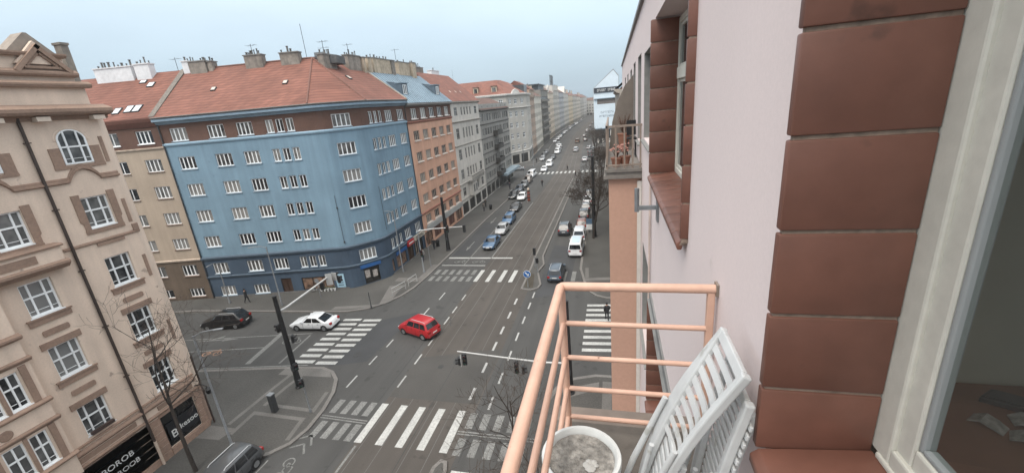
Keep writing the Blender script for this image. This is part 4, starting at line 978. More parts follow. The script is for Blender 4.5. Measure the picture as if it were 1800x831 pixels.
for z, out in ((4.3, .2), (18.9, .5)): chain(b, cf, [(-.02, z-.2), (out*.5, z-.2), (out, z), (out, z+.12), (-.02, z+.2)])
chain(b, cf, [(-.3, 22.9), (.5, 22.9), (.6, 23.1), (.6, 23.5), (-.3, 23.6)]); b.build('cornice', mat('pale_cornice', (.5, .48, .45), .85), HC)
b = MB(); ins_ = 8
k0, k1, k2, k3 = [V((*p, 0)) for p in cc]
ri = [cf[0](0, -ins_, 28.2), cf[0](cf[0].L-3, -ins_, 28.4), V((-38, 150, 28.4)), V((cc[3][0]-8, 165, 28.2))]
for a, c, p, q in ((k0, k1, ri[0], ri[1]), (k1, k2, ri[1], ri[2]), (k2, k3, ri[2], ri[3])): b.face([a+V((0, 0, 23.5)), c+V((0, 0, 23.5)), q, p])
b.face([ri[0], ri[1], ri[2], V((-60, 155, 22))])
b.build('roof', ROOF_RED, HC)
for f, u, w in ((cf[0], 12, 1.6), (cf[0], 18, 1.6), (cf[0], 24, 1.8)):
    b = MB(); b.box(f, u, u+w, -5.5, -1.6, 23.8, 26.2); d_ = b.build('dormer', CHIMC, HC); b = MB(); b.box(f, u-.15, u+w+.15, -5.7, -1.4, 26.2, 26.4); b.build('dormer_roof', ROOF_DK, d_); b = MB(); b.box(f, u+.3, u+w-.3, -1.6, -1.57, 24.4, 25.8); b.build('pane', GLS, d_)
b = MB(); b.prism(cf[1], [(3.0, 23.5), (7.5, 23.5), (6.6, 24.5), (5.2, 25.0), (3.9, 24.5)], -.3, .1); b.build('gable', MATS['pale_cornice'], HC)
b = MB(); b.box(cf[2], 2, 13, -5.5, -.6, 23.5, 26.3); b.build('attic_studio', mat('dark_glazed_attic', (.06, .065, .07), .3, .3, 2), HC)
aerial((-52, 141, 28.2), 4.5, 'thin distant mast above the red roof of the corner house', 0)

# ------------------------------------------------------------------ the row running on into the distance, left
FARC = [((.27, .20, .155), ROOF_RED2), ((.42, .39, .34), ROOF_DK), ((.16, .15, .135), None), ((.43, .37, .30), ROOF_DK), ((.36, .34, .31), None), ((.30, .30, .31), ROOF_DK), ((.38, .36, .33), None), ((.44, .37, .27), ROOF_RED), ((.37, .34, .30), ROOF_DK), ((.42, .38, .33), None), ((.33, .31, .28), ROOF_RED2), ((.40, .38, .36), ROOF_DK)]
FARL = ['narrow brown brick house next to the corner house', 'cream house with tall windows beyond the narrow brown house', 'dark grey concrete block with long bands of balconies', 'cream house with white gable piece beyond the dark grey block',
        'pale grey flat-roofed house under the rooftop frames', 'blue-grey rendered house with many bay windows in the distance', 'pale house with a light gable in the distance', 'yellow-cream house in the distance on the left',
        'dull cream house with dark roof far down the street', 'cream flat-roofed house far down the street', 'brownish house with red roof near the end of the street', 'hazy pale house closing the left row']
yb = [165, 178, 203, 232, 262, 290, 318, 350, 380, 412, 445, 480, 520]
hts = [25.0, 22.5, 25.5, 24.5, 26.0, 25, 24.5, 23, 22.5, 22, 21, 21]
for k, (a, c) in enumerate(zip(yb, yb[1:])):
    f = Fac((-28.6+bend(a), a), (-28.6+bend(c), c)); zt = hts[k]; n = int(f.L/(3.2 if k != 2 else 4.5)); w = f.L/n
    cols = [(j*w+w*.22, j*w+w*.72) for j in range(n)] if k != 2 else [(j*w+.15, (j+1)*w-.15) for j in range(n)]
    rows = [(4.2+3.3*j, 5.9+3.3*j) for j in range(int((zt-5)/3.3))]
    if k > 5: cols = cols[::1]
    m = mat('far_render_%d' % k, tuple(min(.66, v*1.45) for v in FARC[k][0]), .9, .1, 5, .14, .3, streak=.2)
    h = street_house('street_house', FARL[k], f, zt, rows, cols, m, roof=FARC[k][1], rh=3.6, win='c2' if k < 5 else 'c1', frame=WFG, glass=GLS, trim=m, cornices=((zt-3, .25),), far=True, group='houses of the far left row')
    if k == 2:
        for z in [3.6+3.3*j for j in range(6)]:
            b = MB(); b.box(f, .3, f.L-.3, 0, 1.0, z, z+1.0); b.build('balcony', mat('concrete_balcony', (.19, .18, .16), .9, .15, 4), h)
        b = MB(); b.box(f, 4, f.L-3, -7, -1.5, zt, zt+2.4); b.box(f, 2.5, f.L-2, -7.5, -.8, zt+2.4, zt+2.8); b.build('penthouse', mat('dark_penthouse', (.05, .06, .07), .5, .2, 3), h)
    if k == 3: b = MB(); b.prism(f, [(.5, zt), (6, zt), (6, zt+2), (3.2, zt+4), (.5, zt+2)], -.4, .1); b.build('gable', WHITE_R, h)
    if k == 6: b = MB(); b.prism(f, [(3, zt), (13, zt), (8, zt+5)], -6, .1); b.build('gable', WHITE_R, h)
    if k == 4:
        b = MB()
        b.box(f, 1, f.L-1, -6, -.5, zt, zt+3.0); b.build('attic', m, h)
        fr = thing('rooftop_frame', 'pair of tall steel frames on a distant flat roof', 'frame', f(8, -2, zt+3))
        b = MB()
        for u in (4, 8.5, 11.5, 16): b.box(f, u, u+.35, -2.2, -1.8, zt+3, zt+9)
        for u0, u1 in ((4, 8.8), (11.5, 16.3)):
            for z in (zt+5.2, zt+8.6): b.box(f, u0, u1, -2.2, -1.8, z, z+.35)
        b.build('steel_frame', DKGREY, fr)
    if k in (1, 5, 7, 8, 10): chimney(h, f, f.L*.3, f.L*.3+1.2, -4, -3, zt+1.5, zt+5, CHIM, 2); chimney(h, f, f.L*.7, f.L*.7+1.6, -4, -3, zt+1.5, zt+4.8, CHIMC, 2)
f = Fac((-31, 525), (8, 528)); m = mat('end_render', (.40, .38, .35), .9)
street_house('street_house', 'pale house closing the view at the far end of the street', f, 17, [(4.2+3.3*j, 5.9+3.3*j) for j in range(3)], [(j*3.2+.8, j*3.2+2.3) for j in range(12)], m, roof=ROOF_DK, rh=3, far=True, win='c1', frame=WFG, glass=GLS)
# ------------------------------------------------------------------ right-hand side beyond the side street
m = mat('right_render', (.34, .30, .26), .9, .1, 6, .12, .4)
for k, (a, c) in enumerate(((41.5, 72), (72, 104), (104, 118))):
    f = Fac((.62, c), (.62, a)); street_house('street_house', ['plain house across the side street on the right', 'second plain house along the right pavement', 'last plain house before the far side street on the right'][k], f, 20.5, [(4.2+3.3*j, 5.9+3.3*j) for j in range(5)], [(j*3.3+1, j*3.3+2.5) for j in range(int(f.L/3.3))], m, roof=ROOF_DK, far=True, glass=GLS)
WRAP = mat('white_scaffold_wrap', (.60, .68, .74), .7, .05, 3, .06, .3)
RH = thing('billboard_house', 'pale blue-white gable wall with a black sign band, far down on the right', 'building', (-3, 200, 0))
f = Fac((-8.2, 195), (2.6, 195))
b = MB()
b.prism(f, [(0, 0), (f.L, 0), (f.L, 23.6), (f.L, 28), (8.6, 30.8), (0, 23.6)], -28, 0); b.build('wall', mat('billboard_house_render', (.22, .22, .21), .9, .1, 5), RH)
b = MB(); b.prism(f, [(.1, 6.6), (f.L-.1, 6.6), (f.L-.1, 27.6), (8.6, 30.4), (.1, 23.5)], .003, .2); wp = b.build('gable_cladding', WRAP, RH)
b = MB(); b.box(f, .3, f.L, .2, .5, 21.6, 23.7); b.build('sign_band', mat('black_sign_band', (.014, .018, .03), .5), RH)
INKB = mat('dark_blue_print', (.05, .09, .14), .6)
def glyph_row(f, u0, u1, z, h, d, m, parent, n):
    """a row of letter-like marks too far off to read: uprights, bowls and gaps of uneven width"""
    b = MB(); r = random.Random(n); w = (u1-u0)/n
    for k in range(n):
        u = u0+k*w; s = h*.2
        if r.random() < .12: continue
        b.box(f, u+w*.1, u+w*.1+s*.5, d, d+.01, z, z+h)
        t = r.random()
        if t < .7: b.box(f, u+w*.1, u+w*.8, d+.001, d+.011, z+h-s, z+h)
        if t > .3: b.box(f, u+w*.1, u+w*.8, d+.001, d+.011, z, z+s)
        if t > .5: b.box(f, u+w*.65, u+w*.8, d+.002, d+.012, z, z+h)
        if r.random() < .5: b.box(f, u+w*.1, u+w*.7, d+.003, d+.013, z+h*.42, z+h*.58)
    return b.build('lettering', m, parent)
glyph_row(f, 1.6, f.L-1.4, 22.15, .95, .51, INK, RH, 12)
glyph_row(f, 3.0, 9.2, 13.0, .8, .21, INKB, RH, 10); glyph_row(f, 2.4, 9.2, 11.4, .8, .21, INKB, RH, 13)
b = MB(); b.box(f, 1.6, f.L-.8, .2, .22, 16.9, 19.0); b.build('recess', mat('brown_grey_loggia', (.15, .13, .12), .9, .2, 2), RH)
b = MB(); b.box(f, .3, f.L-.2, .2, .9, 19.0, 19.3); b.box(f, .2, f.L, .2, .6, 6.2, 6.6); b.build('ledge', mat('blue_grey_ledge', (.13, .18, .22), .7), RH)
b = MB(); b.box(f, .4, f.L-.2, .0, .06, 0.2, 6.1); b.build('lower_storeys', mat('dark_lower_glazing', (.04, .045, .05), .3, .5, 1.2), RH)
b = MB()
for u in (1.2, 3.4, 6.0, 8.2): b.box(f, u, u+.9, .06, .09, .3, 2.2); 
for u in (5.5, 7, 8.5): b.box(f, u, u+.4, .06, .09, 3.2, 5.8)
b.build('pale_panels', WHITE_R, RH)
ys2 = [224, 255, 290, 330, 370, 420, 470, 520]
for k, (a, c) in enumerate(zip(ys2, ys2[1:])):
    f = Fac((-5+bend(c)*.6, c), (-5+bend(a)*.6, a)); m = mat('far_right_render_%d' % k, ((.36, .33, .29), (.30, .29, .27), (.40, .36, .31))[k % 3], .9, .1, 5)
    street_house('street_house', 'hazy distant house of the right row behind the billboard gable', f, 20-k*.3, [(4.2+3.3*j, 5.9+3.3*j) for j in range(4)], [(j*3.4+1, j*3.4+2.4) for j in range(int(f.L/3.4))], m, roof=ROOF_DK, rh=3.5, far=True, win='c1', frame=WFG, glass=GLS, group='far right row houses')
# ------------------------------------------------------------------ vehicles
CARP = mat('car_paint', (.5, .5, .5), .32, .05, 6, .04, .8, coord='obj', objcol=True, coat=.6, spec=.5)
CGL = mat('car_glass', (.012, .014, .017), .06, .3, 1.2, coord='obj', spec=.7)
CTRIM = mat('black_plastic', (.014, .014, .015), .6, .2, 8, coord='obj')
TYRE = mat('tyre_rubber', (.012, .012, .012), .85, .2, 12, coord='obj')
RIM = mat('alloy_rim', (.34, .35, .36), .35, .15, 10, coord='obj', metal=.7)
HEADL = mat('headlight_lens', (.62, .64, .66), .12, .1, 12, coord='obj')
TAILL = mat('tail_light_lens', (.28, .012, .01), .2, .1, 12, coord='obj')
PLATE = mat('number_plate', (.62, .62, .6), .5, .1, 12, coord='obj')
SILV = mat('roof_rail_metal', (.62, .63, .64), .35, .1, 8, coord='obj', metal=.3)
KINDS_ = {   # L, W, H, cowl x, windscreen top, roof rear, glass rear base, hood z, belt z, deck z, doors, rails
    'hatchback': (4.0, 1.74, 1.50, 1.02, .30, -1.35, -1.82, .86, .95, .98, 2, 0),
    'sedan': (4.7, 1.82, 1.46, 1.15, .30, -.80, -1.80, .84, .93, 1.0, 2, 0),
    'crossover': (4.2, 1.80, 1.68, 1.12, .55, -1.62, -1.95, .98, 1.08, 1.10, 3, 1),
    'estate_car': (4.65, 1.82, 1.52, 1.15, .45, -1.85, -2.18, .86, .95, .98, 3, 1),
    'suv': (4.7, 1.90, 1.70, 1.10, .45, -1.65, -2.15, 1.02, 1.12, 1.14, 3, 1),
    'van': (5.0, 1.95, 1.98, 1.95, 1.20, -2.38, -2.46, 1.06, 1.18, 1.2, 2, 0),
    'minivan': (4.4, 1.80, 1.80, 1.45, .80, -1.85, -2.1, .98, 1.08, 1.1, 3, 0)}
def lerp_pts(pts, x):
    for (a, p), (c, q) in zip(pts, pts[1:]):
        if a >= x >= c: t = (a-x)/(a-c); t = t*t*(3-2*t) if abs(p-q) > .12 else t; return p+(q-p)*t
    return pts[-1][1] if x < pts[-1][0] else pts[0][1]
def car_proto(kind):
    L, Wd, Hh, xc, xw, xr, xb, hz, bz, dz, doors, rails = KINDS_[kind]
    root = thing('car' if kind not in ('van',) else 'van', 'x', 'car')
    h = L/2; hw0 = Wd/2
    top = [(h, .52), (h-.1, .68), (h-.4, hz-.06), (xc+.05, bz), (xb, bz), (xb-.02, dz), (-h+.22, dz-.02), (-h+.06, dz-.28), (-h, .6)]
    N = 26; b = MB(); rings = []
    for k in range(N+1):
        t = k/N; x = h-L*(.5-.5*math.cos(math.pi*t))
        e = max(0, abs(x)-(h-.55))/.55; hw = hw0*(1-.16*e**2); zt = lerp_pts(top, x); zb = .2+.10*e
        ring = [(0, zb), (hw*.84, zb), (hw*.965, zb+.1), (hw, .5+.03*e), (hw*.992, max(.56, zt-.18)), (hw*.94, max(.6, zt-.05)), (hw*.80, zt), (0, zt+.02)]
        full = [V((x, -y, z)) for y, z in ring]+[V((x, y, z)) for y, z in reversed(ring[1:-1])]
        rings.append(b.add(full)); n = len(full)
    for a, c in zip(rings, rings[1:]):
        for j in range(n): b.f.append((a+j, a+(j+1) % n, c+(j+1) % n, c+j)); b.m.append(0)
    b.f.append(tuple(rings[0]+j for j in range(n))); b.m.append(0); b.f.append(tuple(rings[-1]+j for j in reversed(range(n)))); b.m.append(0)
    body = b.build('body', CARP, root, smooth=38, local=True)
    # greenhouse shell
    wb, wt = hw0*.94, hw0*.76; zt = Hh
    lo = [(xc, 0), (xc-.12, -wb*.86), (xc-.32, -wb), (xb+.1, -wb), (xb, -wb*.84), (xb-.02, 0)]
    hi = [(xw, 0), (xw-.06, -wt*.88), (xw-.16, -wt), (xr+.06, -wt), (xr, -wt*.86), (xr-.02, 0)]
    P = lambda q, z: [V((x, y, z)) for x, y in q]+[V((x, -y, z)) for x, y in reversed(q[1:-1])]
    b = MB(); l_, u_ = P(lo, bz-.06), P(hi, zt-.05); i = b.add(l_+u_); n = len(l_)
    for k in range(n): q = (k+1) % n; b.f.append((i+k, i+q, i+n+q, i+n+k)); b.m.append(0)
    mid = [V((x*.96+(xw+xr)/2*.04, y*.8, zt)) for x, y, z in u_]; j0 = b.add(mid)
    for k in range(n): q = (k+1) % n; b.f.append((i+n+k, i+n+q, j0+q, j0+k)); b.m.append(0)
    b.f.append(tuple(j0+k for k in range(n))); b.m.append(0)
    b.build('roof', CARP, root, smooth=35, bevel=.045, local=True)
    def pane(name, c, m_u=.06, m_v=.1, off=.012):
        a, e, f_, g = c; nrm = (e-a).cross(g-a).normalized(); mc = sum(c, V((0, 0, 0)))/4
        if nrm.dot(mc-V((0, 0, .9))) < 0: nrm = -nrm
        bl = lambda u, v: (a*(1-u)+e*u)*(1-v)+(g*(1-u)+f_*u)*v
        q = MB(); q.face([bl(m_u, m_v)+nrm*off, bl(1-m_u, m_v)+nrm*off, bl(1-m_u, 1-m_v)+nrm*off, bl(m_u, 1-m_v)+nrm*off]); return q
    def join(qs, name):
        m_ = MB()
        for q in qs: i_ = m_.add(q.v); m_.f += [tuple(i_+t for t in f_) for f_ in q.f]; m_.m += q.m
        return m_.build(name, CGL, root, local=True)
    n2 = n
    join([pane('', [l_[0], l_[1], u_[1], u_[0]], .0, .1), pane('', [l_[n-1], l_[0], u_[0], u_[n-1]], .0, .1)], 'windscreen')
    if not (kind == 'van' and 0): join([pane('', [l_[4], l_[5], u_[5], u_[4]], .0, .14), pane('', [l_[5], l_[6], u_[6], u_[5]], .0, .14)], 'rear_window')
    for sgn in (1, -1):
        fl_ = [V((p.x, p.y*sgn, p.z)) for p in (l_[2], l_[3], u_[3], u_[2])]
        cuts = {2: (.0, .46, .92), 3: (0, .36, .68, .97)}[doors]
        if kind == 'van': cuts = (0, .26, .58, .95)
        for a, c in zip(cuts, cuts[1:]):
            q4 = [fl_[0].lerp(fl_[1], a), fl_[0].lerp(fl_[1], c), fl_[3].lerp(fl_[2], c), fl_[3].lerp(fl_[2], a)]
            join([pane('', q4, .045, .12)], 'side_window')
    # trim: bumpers' lower lip, sills, door seams, wheel arches
    b = MB()
    for x0, x1 in ((h-.06, h+.015), (-h-.015, -h+.06)): b.box(W, x0, x1, -hw0*.74, hw0*.74, .24, .40)
    b.box(W, h-.12, h+.0, -hw0*.55, hw0*.55, .42, .55)
    for sgn in (1, -1):
        y = sgn*(hw0+.003)
        for x in (h-.85, -h+.82): b.lathe([(.36, -.04*sgn), (.36, -.002*sgn)], (x, y, .33), 18, axis='y')
        b.box(W, -h+1.2, h-1.25, y-.012, y+.004, .2, .3)
        for x in ((xc-.42, (xc+xb)/2-.05, xb+.55) if doors > 1 else (xc-.4,)): b.box(W, x, x+.014, y-.02, y+.001, .36, bz-.1)
        for x in (xc-1.2, xb+.75): b.box(W, x, x+.17, y-.03, y+.012, bz-.16, bz-.13)
    b.build('trim', CTRIM, root, local=True)
    for sgn in (1, -1):
        b = MB(); b.box(W, xc-.42, xc-.2, sgn*(wb+.05)-.09, sgn*(wb+.05)+.09, bz+.0, bz+.15); b.build('mirror', CARP, root, bevel=.02, local=True)
        b = MB(); b.box(W, h-.26, h-.015, sgn*hw0*.64-.17, sgn*hw0*.64+.17, .54, .65); b.build('headlight', HEADL, root, bevel=.03, local=True)
        b = MB(); b.box(W, -h+.0, -h+.3, sgn*hw0*.74-.14, sgn*hw0*.74+.14, dz-.34, dz-.12); b.build('tail_light', TAILL, root, bevel=.02, local=True)
        for x in (h-.85, -h+.82):
            b = MB(); b.lathe([(.22, -.2), (.3, -.19), (.315, -.15), (.315, -.04), (.30, .0), (.21, .01)], (x, sgn*(hw0-.005) if sgn > 0 else -(hw0-.005)+.0, .315), 20, axis='y')
            if sgn < 0:
                for k in range(len(b.v)): vx, vy, vz = b.v[k]; b.v[k] = (vx, -(hw0-.005)-(vy+(hw0-.005)), vz)
            w_ = b.build('wheel', TYRE, root, smooth=40, local=True)
            r = MB(); yy = sgn*(hw0+.008); r.lathe([(.205, -.012), (.205, .004)], (x, yy, .315), 16, axis='y')
            for k in range(5):
                a = 2*math.pi*k/5; c_, s_ = math.cos(a), math.sin(a)
                T_ = lambda u, d, v: V((x+u*c_-v*s_, yy+sgn*.004+d, .315+u*s_+v*c_)); r.box(T_, .03, .2, -.004, .009, -.028, .028)
            r.build('rim', RIM, w_, local=True)
    for sx in (1, -1): b = MB(); b.box(W, sx*(h+.012)-.012, sx*(h+.012)+.012, -.26, .26, .42 if sx > 0 else .62, .53 if sx > 0 else .73); b.build('number_plate', PLATE, root, local=True)
    if rails:
        for sgn in (1, -1): b = MB(); b.tube([(xw-.3, sgn*wt*.86, zt-.02), (xw-.45, sgn*wt*.86, zt+.055), (xr+.25, sgn*wt*.86, zt+.055), (xr+.1, sgn*wt*.86, zt-.02)], .022, 6); b.build('roof_rail', SILV, root, local=True)
    return root
PROTO = {}
used_proto = set()
def vehicle(kind, x, y, hd, col, label, cat='car', group='cars in the street', L=None, z=0., name=None):
    """hd: heading in degrees (0 = +X, 90 = away from the camera)"""
    if kind not in PROTO: PROTO[kind] = car_proto(kind)
    o = PROTO[kind] if kind not in used_proto else copy_tree(PROTO[kind]); used_proto.add(kind)
    o.name = name or {'van': 'van', 'minivan': 'minivan', 'suv': 'suv', 'sedan': 'sedan', 'estate_car': 'estate_car', 'hatchback': 'hatchback', 'crossover': 'crossover_car'}[kind]
    tag(o, label, cat, group); o.location = (x, y, z); o.rotation_euler = (0, 0, R(hd))
    for c in o.children:
        if c.name.split('.')[0] in ('body', 'roof', 'mirror'): c.color = (*col, 1)
    return o
RED = (.36, .012, .016); WH = (.66, .67, .68); BK = (.008, .008, .009); BL = (.028, .085, .17); SV = (.33, .34, .35); DG = (.028, .03, .034); NV = (.012, .022, .04); BR = (.17, .055, .035); GR = (.13, .135, .14)
vehicle('crossover', -18.2, 31.95, 160, RED, 'bright red crossover car turning in the middle of the junction')
vehicle('sedan', -29.95, 32.15, 184, WH, 'white sedan waiting just before the zebra crossing of the side street')
vehicle('suv', -40.55, 31.55, 192, BK, 'black estate-like SUV driving up the side street at the left')
vehicle('estate_car', -22.5, 14.3, -90, (.06, .063, .067), 'dark grey estate car with silver roof rails parked below the cream house', group='parked cars')
vehicle('sedan', -17.95, 57.0, -90, BL, 'bright blue sedan first in the queue at the left stop line')
vehicle('hatchback', -18.0, 63.6, -90, SV, 'silver hatchback directly behind the first blue car of the queue')
vehicle('estate_car', -18.3, 69.8, -90, (.035, .10, .20), 'second blue car of the queue, behind the silver hatchback')
vehicle('sedan', -19.0, 78.6, -90, BK, 'black car with bright headlights, fourth in the left queue')
vehicle('hatchback', -19.6, 87.8, -90, WH, 'white car level with the striped kiosk post, in the left lane')
vehicle('estate_car', -22.0, 90.0, -90, BK, 'black car parked at the left kerb beside the white car', group='parked cars')
vehicle('hatchback', -22.0, 96.6, -90, NV, 'dark blue car parked at the left kerb, second of its row', group='parked cars')
vehicle('hatchback', -22.0, 102.2, -90, GR, 'grey car parked at the left kerb, third of its row', group='parked cars')
vehicle('minivan', -22.0, 107.6, -90, (.10, .07, .05), 'brownish minivan parked last before the far zebra crossing on the left', group='parked cars')
vehicle('van', -22.6, 115.8, -92, WH, 'white van standing just before the far zebra crossing on the left', 'van')
vehicle('hatchback', -20.4, 125.0, -90, WH, 'white car just behind the far zebra crossing')
vehicle('van', -20.2, 135.2, -90, WH, 'white van behind the white car beyond the far zebra crossing', 'van')
vehicle('sedan', -29.6, 129.3, 188, SV, 'silver car turning into the far side street')
vehicle('hatchback', -34.2, 128.6, 188, WH, 'white hatchback waiting in the far side street under the canopy')
vehicle('hatchback', -24.8, 149.5, -92, SV, 'pale car parked at the far left kerb past the corner house', group='parked cars')
vehicle('sedan', -21.4, 152.5, -92, DG, 'dark grey car in the far lane beside the pale parked car')
vehicle('van', -21.6, 168, -92, WH, 'white van in the dense far queue, nearest of the three white ones', 'van')
vehicle('van', -22.3, 177, -92, WH, 'white van in the dense far queue, middle of the three white ones', 'van')
vehicle('minivan', -22.9, 187, -92, (.5, .5, .5), 'pale minivan, farthest of the three light vehicles in the far queue')
vehicle('suv', -24.8, 197, -92, SV, 'silver SUV farther along the distant left queue')
vehicle('hatchback', -26.0, 160, -92, DG, 'dark car parked beside the far white vans', group='parked cars')
vehicle('sedan', -26.6, 170, -92, GR, 'grey car parked in the far left row', group='parked cars')
vehicle('minivan', -14.6, 171, 88, (.42, .43, .44), 'light minivan driving away in the middle of the street')
vehicle('van', -16.6, 206, 88, (.20, .14, .10), 'brown delivery van in the distance on the tram tracks', 'van')
vehicle('hatchback', -13.2, 212, 88, DG, 'dark car driving away far off in the right lane')
vehicle('sedan', -9.3, 142.5, 90, SV, 'silver car driving away beyond the far zebra crossing in the right lane')
vehicle('suv', -7.6, 63.4, 90, (.03, .035, .042), 'dark SUV driving away in the right lane beside the parked white van')
vehicle('estate_car', -6.75, 46.0, 90, (.03, .045, .065), 'dark blue estate car crossing the zebra beside the traffic island')
vehicle('van', -5.05, 54.3, 90, WH, 'white van with dark rear window parked nearest on the right', 'van', 'parked cars'); vn = [o for o in COL.objects if o.get('label', '').startswith('white van with dark rear')][0]
b = MB(); b.box(W, -2.3, .9, .985, .992, .72, .95); b.box(W, -2.3, .9, -.992, -.985, .72, .95); b.build('side_stripe', mat('blue_livery', (.05, .13, .26), .4, .05), vn, local=True)
b = MB(); b.box(W, -1.9, .9, -.55, .55, 1.981, 1.99); b.build('roof_marking', mat('pale_blue_livery', (.42, .52, .60), .4, .1, 2), vn, local=True)
vehicle('minivan', -5.05, 60.3, 90, (.58, .60, .62), 'white minivan parked right in front of the white van', 'minivan', 'parked cars')
vehicle('hatchback', -5.05, 66.0, 90, BR, 'rust-red hatchback parked on the right between white and dark cars', group='parked cars')
vehicle('suv', -5.05, 71.6, 90, BK, 'black SUV parked on the right, ahead of the rust-red hatchback', group='parked cars')
vehicle('hatchback', -5.05, 77.2, 90, (.2, .21, .22), 'grey hatchback parked on the right, ahead of the black SUV', group='parked cars')
vehicle('sedan', -5.05, 82.9, 90, (.45, .46, .47), 'light silver sedan parked on the right under the bare trees', group='parked cars')
vehicle('hatchback', -5.05, 88.6, 90, DG, 'dark hatchback, farthest of the nearer cars parked on the right', group='parked cars')
vehicle('suv', -6.9, 152, 60, DG, 'dark SUV parked at an angle below the bare tree far on the right', group='parked cars')
vehicle('sedan', -7.6, 163, 60, (.05, .05, .055), 'dark sedan parked at an angle near the billboard house', group='parked cars')
vehicle('hatchback', -9.2, 176, 60, (.5, .5, .5), 'pale hatchback parked at an angle near the billboard house', group='parked cars')
for k in range(15):
    y = 215+k*13.5; c = rnd.choice([WH, SV, DG, GR, WH, NV]); x = -24.3+bend(y)*.9+rnd.uniform(-.4, .4)
    vehicle(rnd.choice(['sedan', 'hatchback', 'van', 'estate_car']), x, y, -90, c, 'small distant car in the far left queue of the street', group='distant queue of cars')
for k in range(4):
    y = 235+k*38; vehicle('hatchback', -10.5+bend(y)*.9, y, 90, rnd.choice([DG, SV, BK]), 'small distant car driving away in the far right lane', group='distant cars in the right lane')

# ------------------------------------------------------------------ people
SKIN = mat('skin', (.42, .24, .17), .6, .1, 20, coord='obj')
BODY = {}
def body_mesh(pose):
    """one continuous figure grown over a jointed skeleton, then tinted by region: head, jacket, trousers, shoes"""
    if pose in BODY: return BODY[pose]
    w = {'walk': .26, 'stand': .04, 'walk2': .18}[pose]
    J = [((0, 0, .95), .15), ((0, 0, 1.15), .14), ((0, 0, 1.40), .17), ((0, 0, 1.52), .065), ((.02, 0, 1.62), .09), ((.02, 0, 1.74), .085),
         ((0, .19, 1.42), .075), ((-w*.5, .25, 1.14), .055), ((w*.2-w*.3, .25, .88), .04), ((0, -.19, 1.42), .075), ((w*.5, -.25, 1.14), .055), ((w*.9, -.24, .90), .04),
         ((0, .09, .90), .105), ((w*.55, .1, .50), .07), ((w*.75, .1, .08), .05), ((w*.75+.16, .11, .04), .04),
         ((0, -.09, .90), .105), ((-w*.35, -.1, .50), .07), ((-w*1.1, -.1, .10), .05), ((-w*1.1+.15, -.11, .04), .04)]
    E = [(0, 1), (1, 2), (2, 3), (3, 4), (4, 5), (2, 6), (6, 7), (7, 8), (2, 9), (9, 10), (10, 11), (0, 12), (12, 13), (13, 14), (14, 15), (0, 16), (16, 17), (17, 18), (18, 19)]
    me = bpy.data.meshes.new('person_body'); me.from_pydata([p for p, r in J], E, [])
    o = bpy.data.objects.new('person_body', me); COL.objects.link(o)
    sk = o.modifiers.new('skin', 'SKIN'); sk.use_smooth_shade = True
    for k, (p, r) in enumerate(J): me.skin_vertices[0].data[k].radius = (r, r*1.1)
    me.skin_vertices[0].data[0].use_root = True
    o.modifiers.new('sub', 'SUBSURF').levels = 1
    dg = bpy.context.evaluated_depsgraph_get(); dg.update()
    m2 = bpy.data.meshes.new_from_object(o.evaluated_get(dg)); bpy.data.objects.remove(o)
    BODY[pose] = m2; return m2
def cloth(c): return mat('cloth_%02x%02x%02x' % tuple(int(255*v) for v in c), c, .9, .15, 20, coord='obj')
def person(x, y, hd, jacket, legs, hair, label, pose='walk', s=1., z=.12, group='pedestrians'):
    src = body_mesh(pose); me = src.copy(); me.materials.clear()
    for m in (cloth(jacket), cloth(legs), SKIN, cloth((.015, .013, .012))): me.materials.append(m)
    idx = []
    for p in me.polygons:
        c = p.center; zz = c.z
        idx.append(2 if zz > 1.5 or (zz < .93 and abs(c.y) > .2 and zz > .7) else 0 if zz > .86 else 3 if zz < .09 else 1)
    me.polygons.foreach_set('material_index', idx)
    o = bpy.data.objects.new('person', me); COL.objects.link(o); o.location = (x, y, z); o.rotation_euler = (0, 0, R(hd)); o.scale = (s, s, s); o['base'] = (0, 0, 0)
    tag(o, label, 'person', group)
    b = MB(); b.lathe([(.0, .125), (.06, .118), (.098, .07), (.105, .0), (.095, -.06), (.06, -.09)][::-1], (-.005, 0, 1.70), 12); hr = b.build('hair', cloth(hair), None, smooth=60, local=True); hr.parent = o
    b = MB()      # jacket: a shell over trunk and hips with an open hem
    rr = [(.175, .82, .155), (.18, .95, .15), (.165, 1.12, .15), (.19, 1.34, .16), (.13, 1.47, .11), (.07, 1.52, .075)]; rings = []
    for r, zz, d in rr: rings.append(b.add([(math.cos(2*math.pi*k/12)*d, math.sin(2*math.pi*k/12)*r*1.15, zz) for k in range(12)]))
    for a, c in zip(rings, rings[1:]):
        for k in range(12): b.f.append((a+k, a+(k+1) % 12, c+(k+1) % 12, c+k)); b.m.append(0)
    jk = b.build('jacket', cloth(jacket), None, smooth=60, local=True); jk.parent = o
    # face: eyes, nose, mouth and ears
    b = MB()
    b.lathe([(.0, 0), (.018, .012), (.0, .03)], (.095, 0, 1.665), 6, axis='x')
    fc = b.build('nose', SKIN, None, local=True); fc.parent = o
    return o
DK = (.02, .02, .022)
person(-42.9, 36.6, 10, DK, (.015, .016, .02), DK, 'person in dark clothes walking along the brown base of the sand house')
person(-.75, 35.75, 95, DK, DK, DK, 'person in black crossing the zebra of the right side street, seen past the railing', z=0.)
person(-17.3, 101.5, 80, DK, (.02, .022, .03), DK, 'dark figure walking on the tram lane near the far zebra crossing', z=0.)
person(-13.3, 124.0, 10, DK, DK, DK, 'dark figure just beyond the far zebra crossing', z=0.)
person(-9.9, 112.0, 180, DK, (.02, .02, .03), DK, 'dark figure at the end of the traffic island by the far zebra crossing', z=.12)
person(-26.6, 105.4, -85, DK, DK, DK, 'person in dark coat by the canopy of the grey house')
